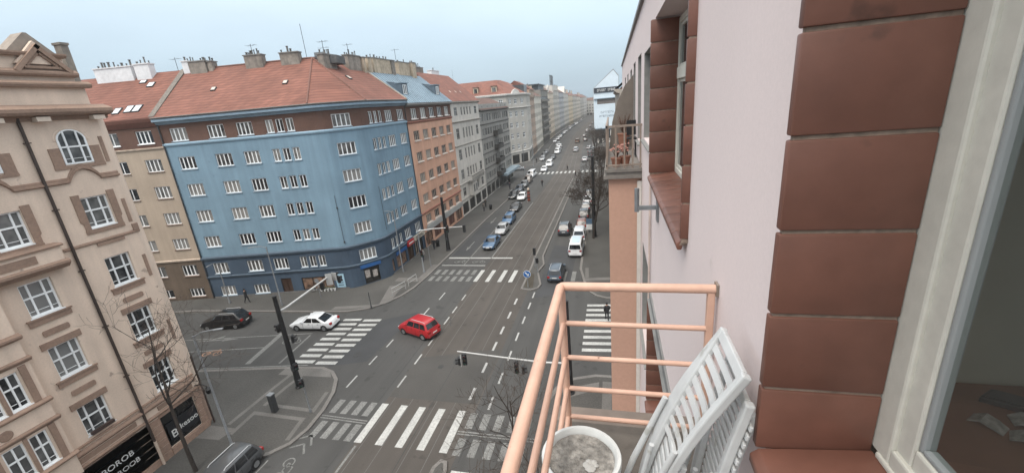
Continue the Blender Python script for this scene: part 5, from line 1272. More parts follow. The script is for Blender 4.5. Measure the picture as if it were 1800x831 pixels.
person(-25.0, 98.8, -90, (.03, .03, .04), DK, DK, 'person in dark coat near the cars parked at the left kerb')
person(-26.0, 81.0, 90, (.05, .045, .04), DK, DK, 'person walking in front of the white house', 'walk2')
person(-25.3, 77.5, -90, (.10, .095, .085), (.03, .03, .04), DK, 'person in pale jacket standing beside the litter bin', 'stand')
person(-26.3, 50.6, -90, (.22, .21, .2), (.03, .035, .05), (.05, .03, .02), 'person in light jacket walking before the dark doorway of the blue house')
person(-26.6, 55.2, -80, DK, (.02, .022, .03), DK, 'person in dark clothes before the cream sign at the end of the blue house')
person(-25.8, 143.0, 90, DK, DK, DK, 'dark figure on the pavement of the far corner house', 'walk2')
# ------------------------------------------------------------------ bare street trees
BARK = mat('dark_bark', (.036, .028, .023), .95, .3, 18, .2, 1, bump=.5, bscale=30)
TWIG = mat('twig_bark', (.055, .042, .034), .95, .2, 12)
def tree(x, y, h, seed, label, spread=1., clear=.3, r0=.16, group='bare street trees', z=.12, lean=(0, 0), depth=5, dens=1.):
    rg = random.Random(seed); t = thing('bare_tree', label, 'tree', (x, y, z), group)
    tr = MB(); br = MB(); tw = MB()
    def grow(p, d, L, r, lev, mb):
        n = 4; pts = [p]; rads = [r]
        for k in range(n):
            d = (d+V((rg.uniform(-1, 1), rg.uniform(-1, 1), rg.uniform(-.5, .7)))*(.10 if lev == 0 else .20)+V((0, 0, .05 if lev else 0))).normalized()
            p = p+d*L/n; pts.append(p); rads.append(max(.006 if y < 50 else .013, r*(1-.5*(k+1)/n)))
        mb.tube(pts, rads, 8 if lev == 0 else 5 if lev < 3 else 3, cap=lev == 0)
        if lev >= depth: return
        kids = (4, 4, 4, 3, 3, 2)[lev]
        kids = max(2, int(kids*dens+rg.random()))
        for j in range(kids):
            s = rg.uniform(.45, 1.) if lev else rg.uniform(.72, 1.); i = min(n-1, int(s*n)); q = pts[i].lerp(pts[i+1], s*n-i) if i < n else pts[-1]
            a = rg.uniform(0, 2*math.pi); side = d.cross(V((math.cos(a), math.sin(a), .2))).normalized()
            nd = (d*rg.uniform(.35, .9)+side*rg.uniform(.6, 1.1)*spread).normalized(); nd.z = max(nd.z, -.1)
            grow(q, nd.normalized(), L*(rg.uniform(.5, .75) if lev else rg.uniform(.45, .65)), rads[i]*rg.uniform(.5, .72), lev+1, br if lev < 2 else tw)
        if lev == 0: grow(pts[-1], d, L*.55, rads[-1]*.8, 1, br)
    H_ = h*(.42+clear*.3)
    grow(V((x, y, z)), V((lean[0], lean[1], 1)).normalized(), H_, r0, 0, tr)
    tr.build('trunk', BARK, t, smooth=50); br.build('limbs', BARK, t); tw.build('twigs', TWIG, t)
    return t
tree(-25.35, 14.9, 10.5, 3, 'bare tree before the cream house with the black shop signs', .9, .55, .13, dens=.85)
tree(-4.2, 13.4, 9.6, 11, 'bare tree below the balcony, its twigs over the zebra crossing', 1.05, .25, .15)
tree(-4.3, 8.0, 10.5, 5, 'bare tree below the balcony, nearer the wall than the one over the zebra crossing', 1.1, .3, .15)
for k, (y, h, lb) in enumerate([(59.7, 11, 'nearest bare tree of the right pavement, by the dark tram mast'), (68.5, 10, 'second bare tree along the right pavement, beside the rust-red and black parked cars'), (77.5, 11, 'third bare tree along the right pavement, above the grey parked cars'),
                               (88, 10.5, 'fourth bare tree along the right pavement'), (99, 10.5, 'fifth bare tree along the right pavement'), (110, 10, 'last bare tree before the far zebra crossing on the right'),
                               (146, 11, 'dense bare tree on the right beyond the far zebra crossing'), (160, 10, 'bare tree in front of the billboard house'), (178, 9, 'small bare tree near the foot of the billboard house')]):
    tree(-3.0+bend(y)*1.1-(1.4 if y > 140 else 0), y, h, 20+k, lb, 1.25, .15, .19, dens=1.15, depth=5)

# ------------------------------------------------------------------ masts, signals, lamps
def mast(x, y, h, r, label, z=.12):
    t = thing('tram_mast', label, 'mast', (x, y, z), 'black tram masts')
    b = MB(); b.lathe([(r*1.12, 0), (r*1.12, .9), (r*1.04, 1.0), (r, 1.3), (r*.7, h-.15), (r*.78, h-.14), (r*.78, h-.05), (r*.3, h)], (x, y, z), 14); b.build('pole', BLACK, t, smooth=40)
    b = MB(); b.lathe([(r*1.5, 0), (r*1.5, .08), (r*1.2, .14)], (x, y, z), 14); b.build('base_plate', BLACK, t)
    b = MB(); b.box(W, x-r*.5, x+r*.5, y-r*1.2, y-r*.5, z+1.6, z+2.0); b.build('service_box', DKGREY, t)
    return t
MA = mast(-24.5, 23.1, 8.0, .21, 'thick black tram mast on the near left corner of the junction')
mast(-3.15, 24.9, 7.3, .2, 'black tram mast on the right pavement, seen between the railing bars')
mast(-24.15, 54.8, 8.1, .26, 'black tram mast on the pavement before the orange house')
mast(-2.9, 60.6, 12.0, .28, 'thick black mast by the parked white van on the right')
LENS = {c: mat('lens_'+c, v, .3) for c, v in (('red', (.16, .012, .01)), ('amber', (.16, .08, .01)), ('green', (.01, .12, .06)))}
def signal(x, y, z, ang, label, parent=None, board=False, n=3, lit=None):
    """hanging traffic signal: housing, three visored lenses, optional pale backboard; faces direction ang"""
    t = parent or thing('traffic_signal', label, 'traffic light', (x, y, z), 'traffic lights')
    u = V((-math.sin(ang), math.cos(ang), 0)); f = V((math.cos(ang), math.sin(ang), 0))
    T_ = lambda a, d, h: V((x, y, z))+u*a+f*d+V((0, 0, h))
    H_ = .31*n
    if board:
        b = MB(); b.box(T_, -.25, .25, -.06, -.03, -.05, H_+.05); b.build('backboard', PALEM, t); b = MB(); b.box(T_, -.21, .21, -.029, -.02, -.02, H_+.02); b.build('board_face', BLACK, t)
    b = MB(); b.box(T_, -.16, .16, -.019, .16, 0, H_); hs = b.build('housing', BLACK, t, bevel=.02)
    for k in range(n):
        c = ('green', 'amber', 'red')[k] if n == 3 else ('green', 'red')[k]
        b = MB(); N = 12; ctr = T_(0, .165, .155+.31*k)
        b.face([ctr+u*math.cos(2*math.pi*j/N)*.105+V((0, 0, 1))*math.sin(2*math.pi*j/N)*.105 for j in range(N)]); b.build('lens', LENS[c], hs)
        b = MB()
        for j in range(0, 7):
            a, e = math.pi*(j/7*1.3-.15), math.pi*((j+1)/7*1.3-.15); q = lambda w_, d: ctr+u*math.cos(w_)*.12+V((0, 0, 1))*math.sin(w_)*.12+f*d
            b.face([q(a, 0), q(e, 0), q(e, .2), q(a, .2)])
        b.build('visor', BLACK, hs)
    return t
# near left: arm from the mast over the side street with a group of white-backed signals
t = thing('traffic_light_gantry', 'pale gantry arm from the near black mast towards the blue house', 'gantry', (-24.4, 23.4, 6.7))
b = MB(); b.tube([(-24.5, 23.3, 6.75), (-24.45, 23.9, 6.75), (-23.9, 26.2, 7.2), (-23.6, 28.2, 7.5)], [.09, .085, .075, .06], 8); b.build('arm', PALEM, t, smooth=50)
for k, (x, y, z, a, lb) in enumerate([(-23.55, 28.0, 6.8, R(120), 'white-backed traffic light at the end of the near left arm'), (-23.35, 28.5, 7.0, R(80), 'traffic light turned along the main street at the end of the near left arm'), (-23.8, 27.3, 6.6, R(140), 'traffic light facing the viewer on the near left arm'), (-23.1, 28.5, 6.7, R(60), 'outermost traffic light at the tip of the near left arm')]):
    signal(x, y, z, a, lb, board=k < 2, n=3 if k == 0 else 2)
for k, (dx, dy, z, a, lb) in enumerate([(-.45, .1, 5.0, R(180), 'signal on the left side of the near mast, upper'), (.42, .1, 4.1, R(30), 'signal on the right side of the near mast'), (.4, -.25, 1.9, R(-30), 'pedestrian signal low on the near mast')]):
    signal(-24.5+dx, 23.1+dy, z, a, lb, n=2)
def pole(x, y, h, r, label, cat='pole', name='steel_pole', z=.12, m=GREYM, group=None):
    t = thing(name, label, cat, (x, y, z), group); b = MB(); b.lathe([(r*1.6, 0), (r*1.6, .25), (r, .35), (r*.75, h)], (x, y, z), 8); b.build('pole', m, t, smooth=50); return t
pole(-21.5, 20.6, 2.9, .05, 'thin grey pedestrian-signal pole at the near left kerb'); signal(-21.5, 20.5, 2.4, R(-60), 'small pedestrian light on the thin pole at the near left kerb', n=2)
b = MB(); t = thing('street_cabinet', 'narrow grey totem on the near left pavement', 'cabinet', (-24.33, 20.3, .12)); b.box(W, -24.52, -24.14, 20.15, 20.5, .12, 1.55); b.build('body', DKGREY, t, bevel=.02); b = MB(); b.box(W, -24.54, -24.12, 20.13, 20.52, 1.55, 1.62); b.build('cap', GREYM, t)
def lamp(x, y, h, label, d=(1, 0)):
    t = pole(x, y, h, .075, label, 'street lamp', 'street_lamp', group='grey street lamps'); d = V((*d, 0)).normalized(); p = V((x, y, h+.05))
    b = MB(); b.tube([p, p+d*.5+V((0, 0, .25)), p+d*1.3+V((0, 0, .3))], .04, 6); b.build('arm', GREYM, t)
    b = MB(); T_ = lambda a, c, z: p+d*a+V((-d.y, d.x, 0))*c+V((0, 0, z)); b.box(T_, 1.2, 1.75, -.1, .1, .25, .32); b.build('lamp_head', GREYM, t, bevel=.03); return t
lamp(-24.7, 16.95, 8.3, 'slim grey street lamp on the pavement below the cream house', (1, .4)); lamp(-30.6, 46.2-1.5, 8.2, 'slim grey street lamp at the rounded corner of the blue house', (-1, .2)) if 0 else None
lamp(-27.3, 46.4, 8.2, 'slim grey street lamp before the shops of the blue house', (-1, -.3))
lamp(-24.6, 116.0, 9, 'slim street lamp at the corner before the far side street', (1, 0)); lamp(-25.3, 134, 10, 'slim street lamp at the far corner house', (1, 0)); lamp(-4.3, 96, 9, 'slim street lamp among the bare trees on the right', (-1, 0))
lamp(-37.6, 36.2, 7.2, 'slim lamp post with sign box before the base of the blue house', (-.3, -.2))
lamp(-45.2, 36.3, 5.2, 'short lamp post near the join of the blue and sand houses', (.1, -.4))
# signal gantry before the orange house
t = pole(-24.25, 46.3, 5.9, .09, 'grey signal pole at the far left zebra crossing', 'signal pole', 'signal_pole')
b = MB(); b.tube([(-24.25, 46.3, 5.8), (-22, 46.3, 6.05), (-17.9, 46.3, 6.3)], [.09, .08, .05], 8); b.build('arm', PALEM, t, smooth=50)
signal(-20.1, 46.2, 5.6, R(-90), 'traffic light in the middle of the far left arm'); signal(-17.95, 46.2, 5.55, R(90), 'traffic light at the tip of the far left arm'); signal(-24.1, 46.1, 2.4, R(-60), 'traffic light on the upright of the far left signal pole')
# right gantry, below the railing
t = thing('traffic_light_gantry', 'pale gantry arm reaching from the right mast over the tram tracks', 'gantry', (-3.2, 24.9, 5.9))
b = MB(); b.tube([(-3.3, 24.9, 2.55), (-5, 24.9, 2.5), (-8, 24.9, 2.72), (-11.4, 24.9, 3.0)], [.08, .075, .065, .05], 8); b.build('arm', PALEM, t, smooth=50)
signal(-10.85, 24.82, 2.0, R(-80), 'traffic light with its twin at the tip of the right-hand arm'); signal(-11.2, 24.75, 2.0, R(-160), 'square-backed signal box beside the traffic light at the tip of the right-hand arm', board=True, n=2)
signal(-6.95, 24.82, 1.6, R(-75), 'traffic light in the middle of the right-hand arm'); signal(-6.55, 24.85, 1.5, R(10), 'sideways traffic light behind the middle one of the right-hand arm', n=2)
# traffic island signs and signals
t = pole(-9.6, 42.4, 1.5, .04, 'round blue keep-right sign on the nose of the traffic island', 'traffic sign', 'traffic_sign')
b = MB()
N = 24; c = V((-9.6, 42.3, 1.75)); b.lathe([(.42, -.012), (.42, .012)], c, N, axis='y'); b.build('sign_disc', mat('sign_blue', (.012, .10, .32), .4, .05), t)
b = MB(); 
for q in ([(-.26, .18), (-.18, .26), (.16, -.08), (.08, -.16)], [(.22, -.22), (.22, .06), (.12, .04), (-.06, -.2)]): b.face([c+V((x, -.016, z)) for x, z in q])
b.build('white_arrow', WHITE, t)
b = MB(); b.tube([c+V((math.cos(2*math.pi*k/24)*.42, 0, math.sin(2*math.pi*k/24)*.42)) for k in range(25)], .02, 5, cap=False); b.build('rim', WHITE, t)
for x, y, h, lb in ((-9.8, 48.3, 2.6, 'signal post with a dark head at the start of the tram divider'), (-9.2, 46.6, 2.2, 'second signal post behind the blue sign on the traffic island')):
    pole(x, y, h, .05, lb); signal(x, y-.12, h-.8, R(80), 'dark traffic light on the '+('divider' if y > 48 else 'post behind the blue sign')+' of the tram island', n=3 if y > 48 else 2)
# striped kiosk post on the left of the tracks
t = thing('striped_post', 'tall red and white striped works post beside the left tram lane', 'post', (-17.55, 85, 0))
for k in range(7): b = MB(); b.lathe([(.3, .35*k), (.3, .35*(k+1))], (-17.55, 85, .1), 12); b.build('band', mat('post_red', (.26, .05, .03), .6) if k % 2 else mat('post_brown', (.06, .035, .03), .7), t)
b = MB(); b.lathe([(.5, 0), (.5, .12), (.3, .14)], (-17.55, 85, 0), 12); b.build('foot', KERB, t); b = MB(); b.lathe([(.2, 0), (.25, .2), (.1, .5)], (-17.55, 85, 2.55), 10); b.build('lamp', mat('pale_lamp', (.5, .42, .34), .5), t)
# litter bins, railing, bollards
def bin_(x, y, label):
    t = thing('litter_bin', label, 'bin', (x, y, .12), 'litter bins'); b = MB(); b.lathe([(.24, 0), (.28, .05), (.3, .9), (.32, .92), (.3, 1.0), (.1, 1.06)], (x, y, .12), 12); b.build('body', BLACK, t, smooth=40); b = MB(); b.box(W, x-.15, x+.15, y-.33, y-.28, .82, .98); b.build('slot', DKGREY, t)
bin_(-24.35, 79.0, 'black litter bin on the left pavement before the white house'); bin_(-26.6, 56.6, 'black litter bin before the orange house')
def pedrail(pts, label):
    t = thing('pedestrian_railing', label, 'railing', (*pts[0], .12), 'kerb railings'); b = MB()
    P = [V((x, y, .12)) for x, y in pts]
    for a, c in zip(P, P[1:]):
        b.tube([a, a+V((0, 0, 1.0)), c+V((0, 0, 1.0)), c], .035, 6); b.tube([a+V((0, 0, .5)), c+V((0, 0, .5))], .025, 5)
    b.build('rails', PALEM, t)
pedrail([(-24.95, 39.2), (-24.3, 41.2)], 'first pale kerb railing on the corner before the blue house'); pedrail([(-24.2, 41.8), (-23.9, 43.4)], 'second pale kerb railing, nearer the far left zebra crossing')
t = pole(-26.0, 36.3, 1.9, .05, 'short dark post at the kerb corner before the blue house', m=DKGREY)
t = pole(-34.2, 38.6, 2.0, .035, 'thin post with round sign back before the shop window of the blue house', 'traffic sign', 'traffic_sign')
b = MB(); b.lathe([(.30, -.01), (.30, .01)], (-34.2, 38.55, 2.2), 18, axis='y'); b.build('sign_disc', GREYM, t)
t = pole(-24.2, 48.4, 3.2, .05, 'thin grey post near the cream sign of the blue house')
# shop goods before the display window
t = thing('parked_bicycle', 'bicycle standing before the display window of the blue house', 'bicycle', (-36.6, 39.6, .12))
b = MB()
for du in (0, 1.02):
    o = F0(13.0+du, .45, .46); N = 16; ring_ = [o+F0.u*math.cos(2*math.pi*k/N)*.33+V((0, 0, math.sin(2*math.pi*k/N)*.33)) for k in range(N+1)]; w = MB(); w.tube(ring_, .02, 5, cap=False); w.build('wheel', TYRE, t)
B_ = lambda u, z: F0(13.0+u, .45, z)
b.tube([B_(0, .46), B_(.38, .9), B_(.8, .95), B_(1.02, .46)], .018, 5); b.tube([B_(.38, .9), B_(.48, .42), B_(.8, .95)], .018, 5); b.tube([B_(0, .46), B_(.48, .42)], .016, 5); b.tube([B_(.8, .95), B_(.78, 1.08)], .015, 5); b.build('frame', PALEM, t)
b = MB(); b.box(B_ and (lambda u, d, z: F0(13+u, .45+d, z)), .26, .5, -.06, .06, .98, 1.03); b.build('saddle', BLACK, t); b = MB(); b.tube([F0(13.78, .2, 1.1), F0(13.78, .7, 1.1)], .014, 5); b.build('handlebar', BLACK, t)
for k in range(5):
    u = 14.0+.42*k; t = thing('flower_pot', 'pale flower pot of the shop display before the blue house', 'pot', F0(u, .35, .12), 'display pots'); b = MB(); b.lathe([(.1, 0), (.15, .3), (.17, .32), (.13, .33)], F0(u, .35, .12), 10); b.build('pot', WHITE, t); b = MB()
    for j in range(14): a = rnd.uniform(0, 6.28); p = F0(u, .35, .44); q = p+V((math.cos(a)*.16, math.sin(a)*.16, rnd.uniform(.05, .3))); b.tube([p, q], [.012, .03], 4)
    b.build('plant', mat('grey_green_plant', (.08, .10, .06), .9, .3, 9), t)
# tram overhead span wires
b = MB(); b.tube([(-24.4, 23.1, 7.6), (-14, 24, 7.1), (-3.2, 24.9, 7.1)], .012, 4); tag(b.build('span_wire', BLACK), 'thin span wire between the near tram masts over the junction', 'wire') if 0 else None

t = thing('advert_panel', 'blue and white advertising panel on the right pavement beside the rust-red car', 'sign', (-3.75, 62.6, .12))
b = MB(); b.box(W, -3.8, -3.7, 62.5, 62.6, .12, .6); b.build('post', DKGREY, t)
b = MB(); b.box(W, -4.2, -3.3, 62.48, 62.62, .6, 1.5); b.build('lower_board', WHITE, t); b = MB(); b.box(W, -4.2, -3.3, 62.47, 62.63, 1.5, 2.3); b.build('upper_board', mat('advert_blue', (.09, .15, .22), .4, .1, 3), t)
# ------------------------------------------------------------------ the house the picture is taken from (right)
PINK = mat('pale_pink_render', (.71, .605, .588), .92, .03, 60, .04, .6, bump=.05, bscale=140, spots=((.62, .53, .505), 2.3, .68))
PEACH = mat('peach_render', (.45, .275, .205), .9, .05, 16, .06, .6, bump=.1, bscale=90)
TILE = mat('brown_clay_tile', (.155, .068, .048), .5, .12, 9, .20, 1.7, bump=.05, bscale=24, island=.13, spots=((.115, .055, .04), 4.5, .67))
MORTAR = mat('grey_mortar', (.25, .19, .15), .95, .35, 24)
PEACHR = mat('peach_rail_paint', (.58, .365, .275), .5, .08, 14, .08, 1.5, bump=.08, bscale=60, spots=((.25, .13, .09), 17, .69))
OLDW = mat('old_white_window_paint', (.56, .545, .485), .55, .06, 20, .08, 2, bump=.04, bscale=80)
CONC = mat('balcony_concrete', (.125, .11, .095), .95, .15, 10, .2, 1.5, bump=.2, bscale=60)
CONCL = mat('balcony_edge_concrete', (.20, .165, .14), .95, .12, 10, .15, 2)
N_ = thing('near_apartment_house', 'pale pink apartment house with brown-tiled window reveals that the viewer looks along, right', 'building', (.56, 5, 0))
fN = Fac((.56, 27.0), (.56, -4.0)); Y_ = lambda y: 27.0-y
def oy(y0, y1, z0, z1, d=.33): return (Y_(y1), Y_(y0), z0, z1, d)
own = oy(-1.9, 1.467, 18.66, 21.3); w2 = oy(3.30, 6.37, 18.84, 20.92); w2l = oy(3.30, 6.37, 14.9, 16.85); w3 = oy(6.58, 8.35, 19.2, 20.66, .22); w3l = oy(6.75, 8.3, 15.3, 17.15, .22)
more = [oy(9.25, 10.35, 19.0, 20.75, .2), oy(11.5, 12.4, 19.0, 20.75, .2), oy(13.6, 14.6, 19.1, 20.7, .2), oy(16.5, 17.6, 19.1, 20.7, .2), oy(19.6, 20.8, 19.1, 20.7, .2)]
b = MB(); wall(b, fN, 0, fN.L, 0, 21.56, [own, w2, w2l, w3, w3l]+more)
b.face([fN(0, 0, 0), fN(0, -12, 0), fN(0, -12, 21.56), fN(0, 0, 21.56)])
b.build('wall', PINK, N_)
b = MB(); b.box(fN, -.05, fN.L, -.4, .06, 21.56, 21.64); b.build('roof_edge', ZINC, N_)
b = MB(); b.face([fN(0, .0, 21.63), fN(fN.L, 0, 21.63), fN(fN.L, -5, 24), fN(0, -5, 24)]); b.face([fN(0, -5, 24), fN(fN.L, -5, 24), fN(fN.L, -12, 21.5), fN(0, -12, 21.5)]); b.build('roof', ROOF_RED, N_)
chimney(N_, fN, 3, 4.2, -1.6, -.8, 21.6, 23.2, CHIM, 3)
def tiled_reveal(y0, y1, z0, z1, hs, nose=.06, sill_drop=.07, nm='tile_surround', off=.0):
    """ceramic lining of an opening: a column of tiles on each jamb with a rounded nose, and a row of sill tiles; mortar between"""
    b = MB(); mo = MB(); X0, X1 = .56-nose, .887
    z = z0+off; hts = []
    while z < z1: hts.append((max(z, z0-.03), min(z+hs, z1))); z += hs
    for side, yy in ((1, y1), (-1, y0)):
        for za, zc in hts:
            if zc-za < .05: continue
            b.box(lambda x, y, q: V((x, yy+side*y, q)), X0, X1, .0, .038, za+.0065, zc-.0065)
        mo.box(lambda x, y, q: V((x, yy+side*y, q)), X0+.012, X1-.002, .009, .032, z0-.03, z1)
    n = max(3, round((y1-y0)/.27)); w = (y1-y0)/n
    for k in range(n):
        ya, yc = y0+k*w+.004, y0+(k+1)*w-.004
        b.prism(lambda x, y, q: V((x, y, q)), [(X0-.02, z0-.075), (X0-.02, z0-.045), (X0+.01, z0-.02), (X1, z0+.02), (X1, z0-.04), (X0+.03, z0-.06), (X0+.02, z0-.10), (X0-.01, z0-.10)], ya, yc)
    mo.prism(lambda x, y, q: V((x, y, q)), [(X0, z0-.06), (X0+.015, z0-.03), (X1-.01, z0+.008), (X1-.01, z0-.05)], y0+.002, y1-.002)
    t = b.build(nm, TILE, N_, smooth=35, bevel=.006); m_ = mo.build('mortar', MORTAR, N_); m_.parent = t
    return t
tiled_reveal(-1.85, 1.427, 18.70, 21.28, .296, nose=.045, off=-.052)
tiled_reveal(3.34, 6.33, 18.88, 20.9, .29); tiled_reveal(3.34, 6.33, 14.94, 16.83, .29)
b = MB(); b.box(W, .5, .887, 3.32, 6.35, 16.845, 16.86); b.box(W, .535, .565, 3.2, 6.36, 16.86, 16.99); b.build('lintel_strip', mat('grey_lintel_strip', (.20, .20, .195), .7), N_)  # grey strip along the lintel of the lower opening
GL2 = mat('near_window_glass', (.03, .034, .036), .05, .1, 1, spec=.8)
def sash_window(y0, y1, z0, z1, X, divs, transom, fwid=.07, m=OLDW, g=GL2, nm='window'):
    b = MB(); d = .06
    def bx(ya, yc, za, zc, dx=0.): b.box(W, X+dx, X+d, ya, yc, za, zc)
    bx(y0, y0+fwid, z0, z1); bx(y1-fwid, y1, z0, z1); bx(y0+fwid, y1-fwid, z0, z0+fwid); bx(y0+fwid, y1-fwid, z1-fwid, z1)
    zt = z0+(z1-z0)*transom
    if transom < 1: bx(y0+fwid, y1-fwid, zt-.07, zt+.07, -.02)
    for k in range(1, divs): y = y0+(y1-y0)*k/divs; bx(y-.06, y+.06, z0+fwid, z1-fwid, -.012)
    for k in range(divs):
        ya, yc = y0+(y1-y0)*k/divs+fwid, y0+(y1-y0)*(k+1)/divs-fwid
        for za, zc in ((z0+fwid, zt-.07),)+(((zt+.07, z1-fwid),) if transom < 1 else ()):
            for q in ((ya, ya+.045, za, zc), (yc-.045, yc, za, zc), (ya+.045, yc-.045, za, za+.045), (ya+.045, yc-.045, zc-.045, zc)): b.box(W, X+.014, X+.05, q[0], q[1], q[2]+.001, q[3]-.001)
    w = b.build(nm, m, N_, bevel=.006); p = MB(); p.box(W, X+.03, X+.034, y0+fwid, y1-fwid, z0+fwid, z1-fwid); p.build('pane', g, w); return w
sash_window(3.345, 6.325, 18.90, 20.88, .85, 3, .66); sash_window(3.345, 6.325, 14.96, 16.82, .85, 3, .66)
REVG = mat('grey_reveal', (.23, .225, .215), .9, .1, 10)
for o, dd in ((w3, .2), (w3l, .2), *[(q, .18) for q in more]):
    b = MB(); p = lambda u, d, z: fN(u, d, z)
    b.box(fN, o[0]+.002, o[0]+.012, -dd-.01, .004, o[2]+.002, o[3]-.002); b.box(fN, o[0]+.002, o[1]-.002, -dd-.01, .004, o[3]-.012, o[3]-.002)
    b.prism(lambda x, y, z: fN(o[0]+y, x, z), [(.06, o[2]-.05), (.06, o[2]-.03), (-dd, o[2]+.012), (-dd, o[2]-.04)], -.02, o[1]-o[0]+.02)
    b.build('grey_reveal', REVG, N_); sash_window(27-o[1]+.01, 27-o[0]-.01, o[2]+.02, o[3]-.01, .56+dd, 1, .66, .06)
# the viewer's own window: frame, sash, glass, and the dim room behind it
b = MB()
for ya, yc, xa, xb_ in ((1.345, 1.4655, .889, .97), (1.275, 1.352, .905, .955)):
    b.box(W, xa, xb_, ya, yc, 18.73, 21.25)
b.box(W, .889, .97, -1.8, 1.344, 18.73, 18.80); b.box(W, .880, .93, -1.8, 1.40, 18.715, 18.74)
b.box(W, .905, .955, -1.8, 1.274, 18.79, 18.87); b.box(W, .889, .97, -1.8, 1.344, 21.18, 21.25)
ow = b.build('window', OLDW, N_, bevel=.008)
b = MB(); b.box(W, .912, .95, 1.256, 1.274, 18.872, 21.18); b.box(W, .912, .95, -1.8, 1.255, 18.872, 18.89); b.build('glazing_bead', mat('blue_grey_bead', (.28, .295, .295), .4, .05), N_, bevel=.006).parent = ow  # bluish tint in the bead colour stands for a reflection beside the glass
gm = bpy.data.materials.new('clear_window_glass'); gm.use_nodes = True; nt = gm.node_tree; nt.nodes.clear()
out = nt.nodes.new('ShaderNodeOutputMaterial'); mx = nt.nodes.new('ShaderNodeMixShader'); tr = nt.nodes.new('ShaderNodeBsdfTransparent'); gl = nt.nodes.new('ShaderNodeBsdfGlossy'); fn_ = nt.nodes.new('ShaderNodeFresnel')
gl.inputs['Roughness'].default_value = .04; gl.inputs['Color'].default_value = (.8, .85, .85, 1); tr.inputs['Color'].default_value = (.80, .84, .82, 1); fn_.inputs['IOR'].default_value = 1.12
nt.links.new(fn_.outputs[0], mx.inputs[0]); nt.links.new(tr.outputs[0], mx.inputs[1]); nt.links.new(gl.outputs[0], mx.inputs[2]); df = nt.nodes.new('ShaderNodeBsdfDiffuse'); df.inputs['Color'].default_value = (.45, .44, .41, 1); m3 = nt.nodes.new('ShaderNodeMixShader'); m3.inputs[0].default_value = .07; nt.links.new(mx.outputs[0], m3.inputs[1]); nt.links.new(df.outputs[0], m3.inputs[2]); nt.links.new(m3.outputs[0], out.inputs[0])     # haze over the room painted into the pane by a pale diffuse share
b = MB(); b.face([(.93, -1.8, 18.87), (.93, 1.28, 18.87), (.93, 1.28, 21.2), (.93, -1.8, 21.2)]); b.build('pane', gm, N_).parent = ow
ROOMW = mat('olive_grey_room_wall', (.40, .37, .30), .9, .05, 4)
b = MB(); x0, x1, y0, y1, z0, z1 = .975, 4.6, -2.2, 2.0, 17.9, 21.4
b.face([(x0, y1, z0), (x1, y1, z0), (x1, y1, z1), (x0, y1, z1)]); [b.face(q) for q in ([(x1, y0, z0), (x1, y1, z0), (x1, y1, z0+.9), (x1, y0, z0+.9)], [(x1, 1.6, z0+.9), (x1, y1, z0+.9), (x1, y1, z1), (x1, 1.6, z1)], [(x1, y0, z0+.9), (x1, -1.6, z0+.9), (x1, -1.6, z1), (x1, y0, z1)], [(x1, -1.6, z1-.4), (x1, 1.6, z1-.4), (x1, 1.6, z1), (x1, -1.6, z1)])]; b.face([(x0, y0, z0), (x1, y0, z0), (x1, y0, z1), (x0, y0, z1)]); b.face([(x0, y0, z1), (x1, y0, z1), (x1, y1, z1), (x0, y1, z1)])  # unseen opening added in the far wall to let sky light in
b.face([(x0, 1.43, z0), (x0, y1, z0), (x0, y1, z1), (x0, 1.43, z1)])
b.build('room_walls', ROOMW, N_)
b = MB(); b.face([(x0-.0, y0, z0), (x1, y0, z0), (x1, y1, z0), (x0, y1, z0)]); b.build('room_floor', mat('dark_parquet', (.08, .05, .035), .6, .2, 6), N_)
DESK = mat('brown_desk_wood', (.16, .075, .045), .5, .2, 5)
t = thing('wooden_desk', 'brown wooden desk inside the dim room behind the window glass', 'desk', (1.7, 1.7, 17.9))
b = MB(); b.box(W, 1.0, 2.7, 1.42, 1.98, 18.60, 18.64); b.build('desktop', DESK, t, bevel=.005)
for x in (1.05, 2.65):
    for y in (1.47, 1.93): b = MB(); b.box(W, x-.025, x+.025, y-.025, y+.025, 17.901, 18.599); b.build('leg', DESK, t)
t = thing('laptop_stand', 'dark flat device lying on the brown desk behind the glass', 'device', (1.62, 1.8, 18.64))
b = MB(); T_ = lambda x, y, z: V((1.62+x*.6+y*.8, 1.82-x*.35+y*.6, z)); b.box(T_, -.16, .16, -.05, .05, 18.641, 18.67); b.build('body', BLACK, t, bevel=.006); b = MB(); b.box(T_, -.14, .14, -.04, .04, 18.671, 18.674); b.build('lid', DKGREY, t)
PAPER = mat('crumpled_paper', (.26, .25, .235), .6, .5, 40)
for k in range(6):
    r = random.Random(k); t = MB(); c = V((1.42+.07*k, 1.6+.12*r.random(), 18.642+.003*k)); a = r.uniform(0, 3)
    T_ = lambda x, y, z: c+V((x*math.cos(a)-y*math.sin(a), x*math.sin(a)+y*math.cos(a), z)); t.prism(lambda x, y, z: T_(x, y, z), [(-.05, .0), (-.02, .02*r.random()), (.015, .012+.02*r.random()), (.05, .0), (.05, .003), (.015, .03), (-.02, .02), (-.05, .003)], -.035, .03)
    tag(t.build('paper_sheet', PAPER), 'crumpled pale paper on the brown desk behind the glass', 'paper', 'papers on the desk')
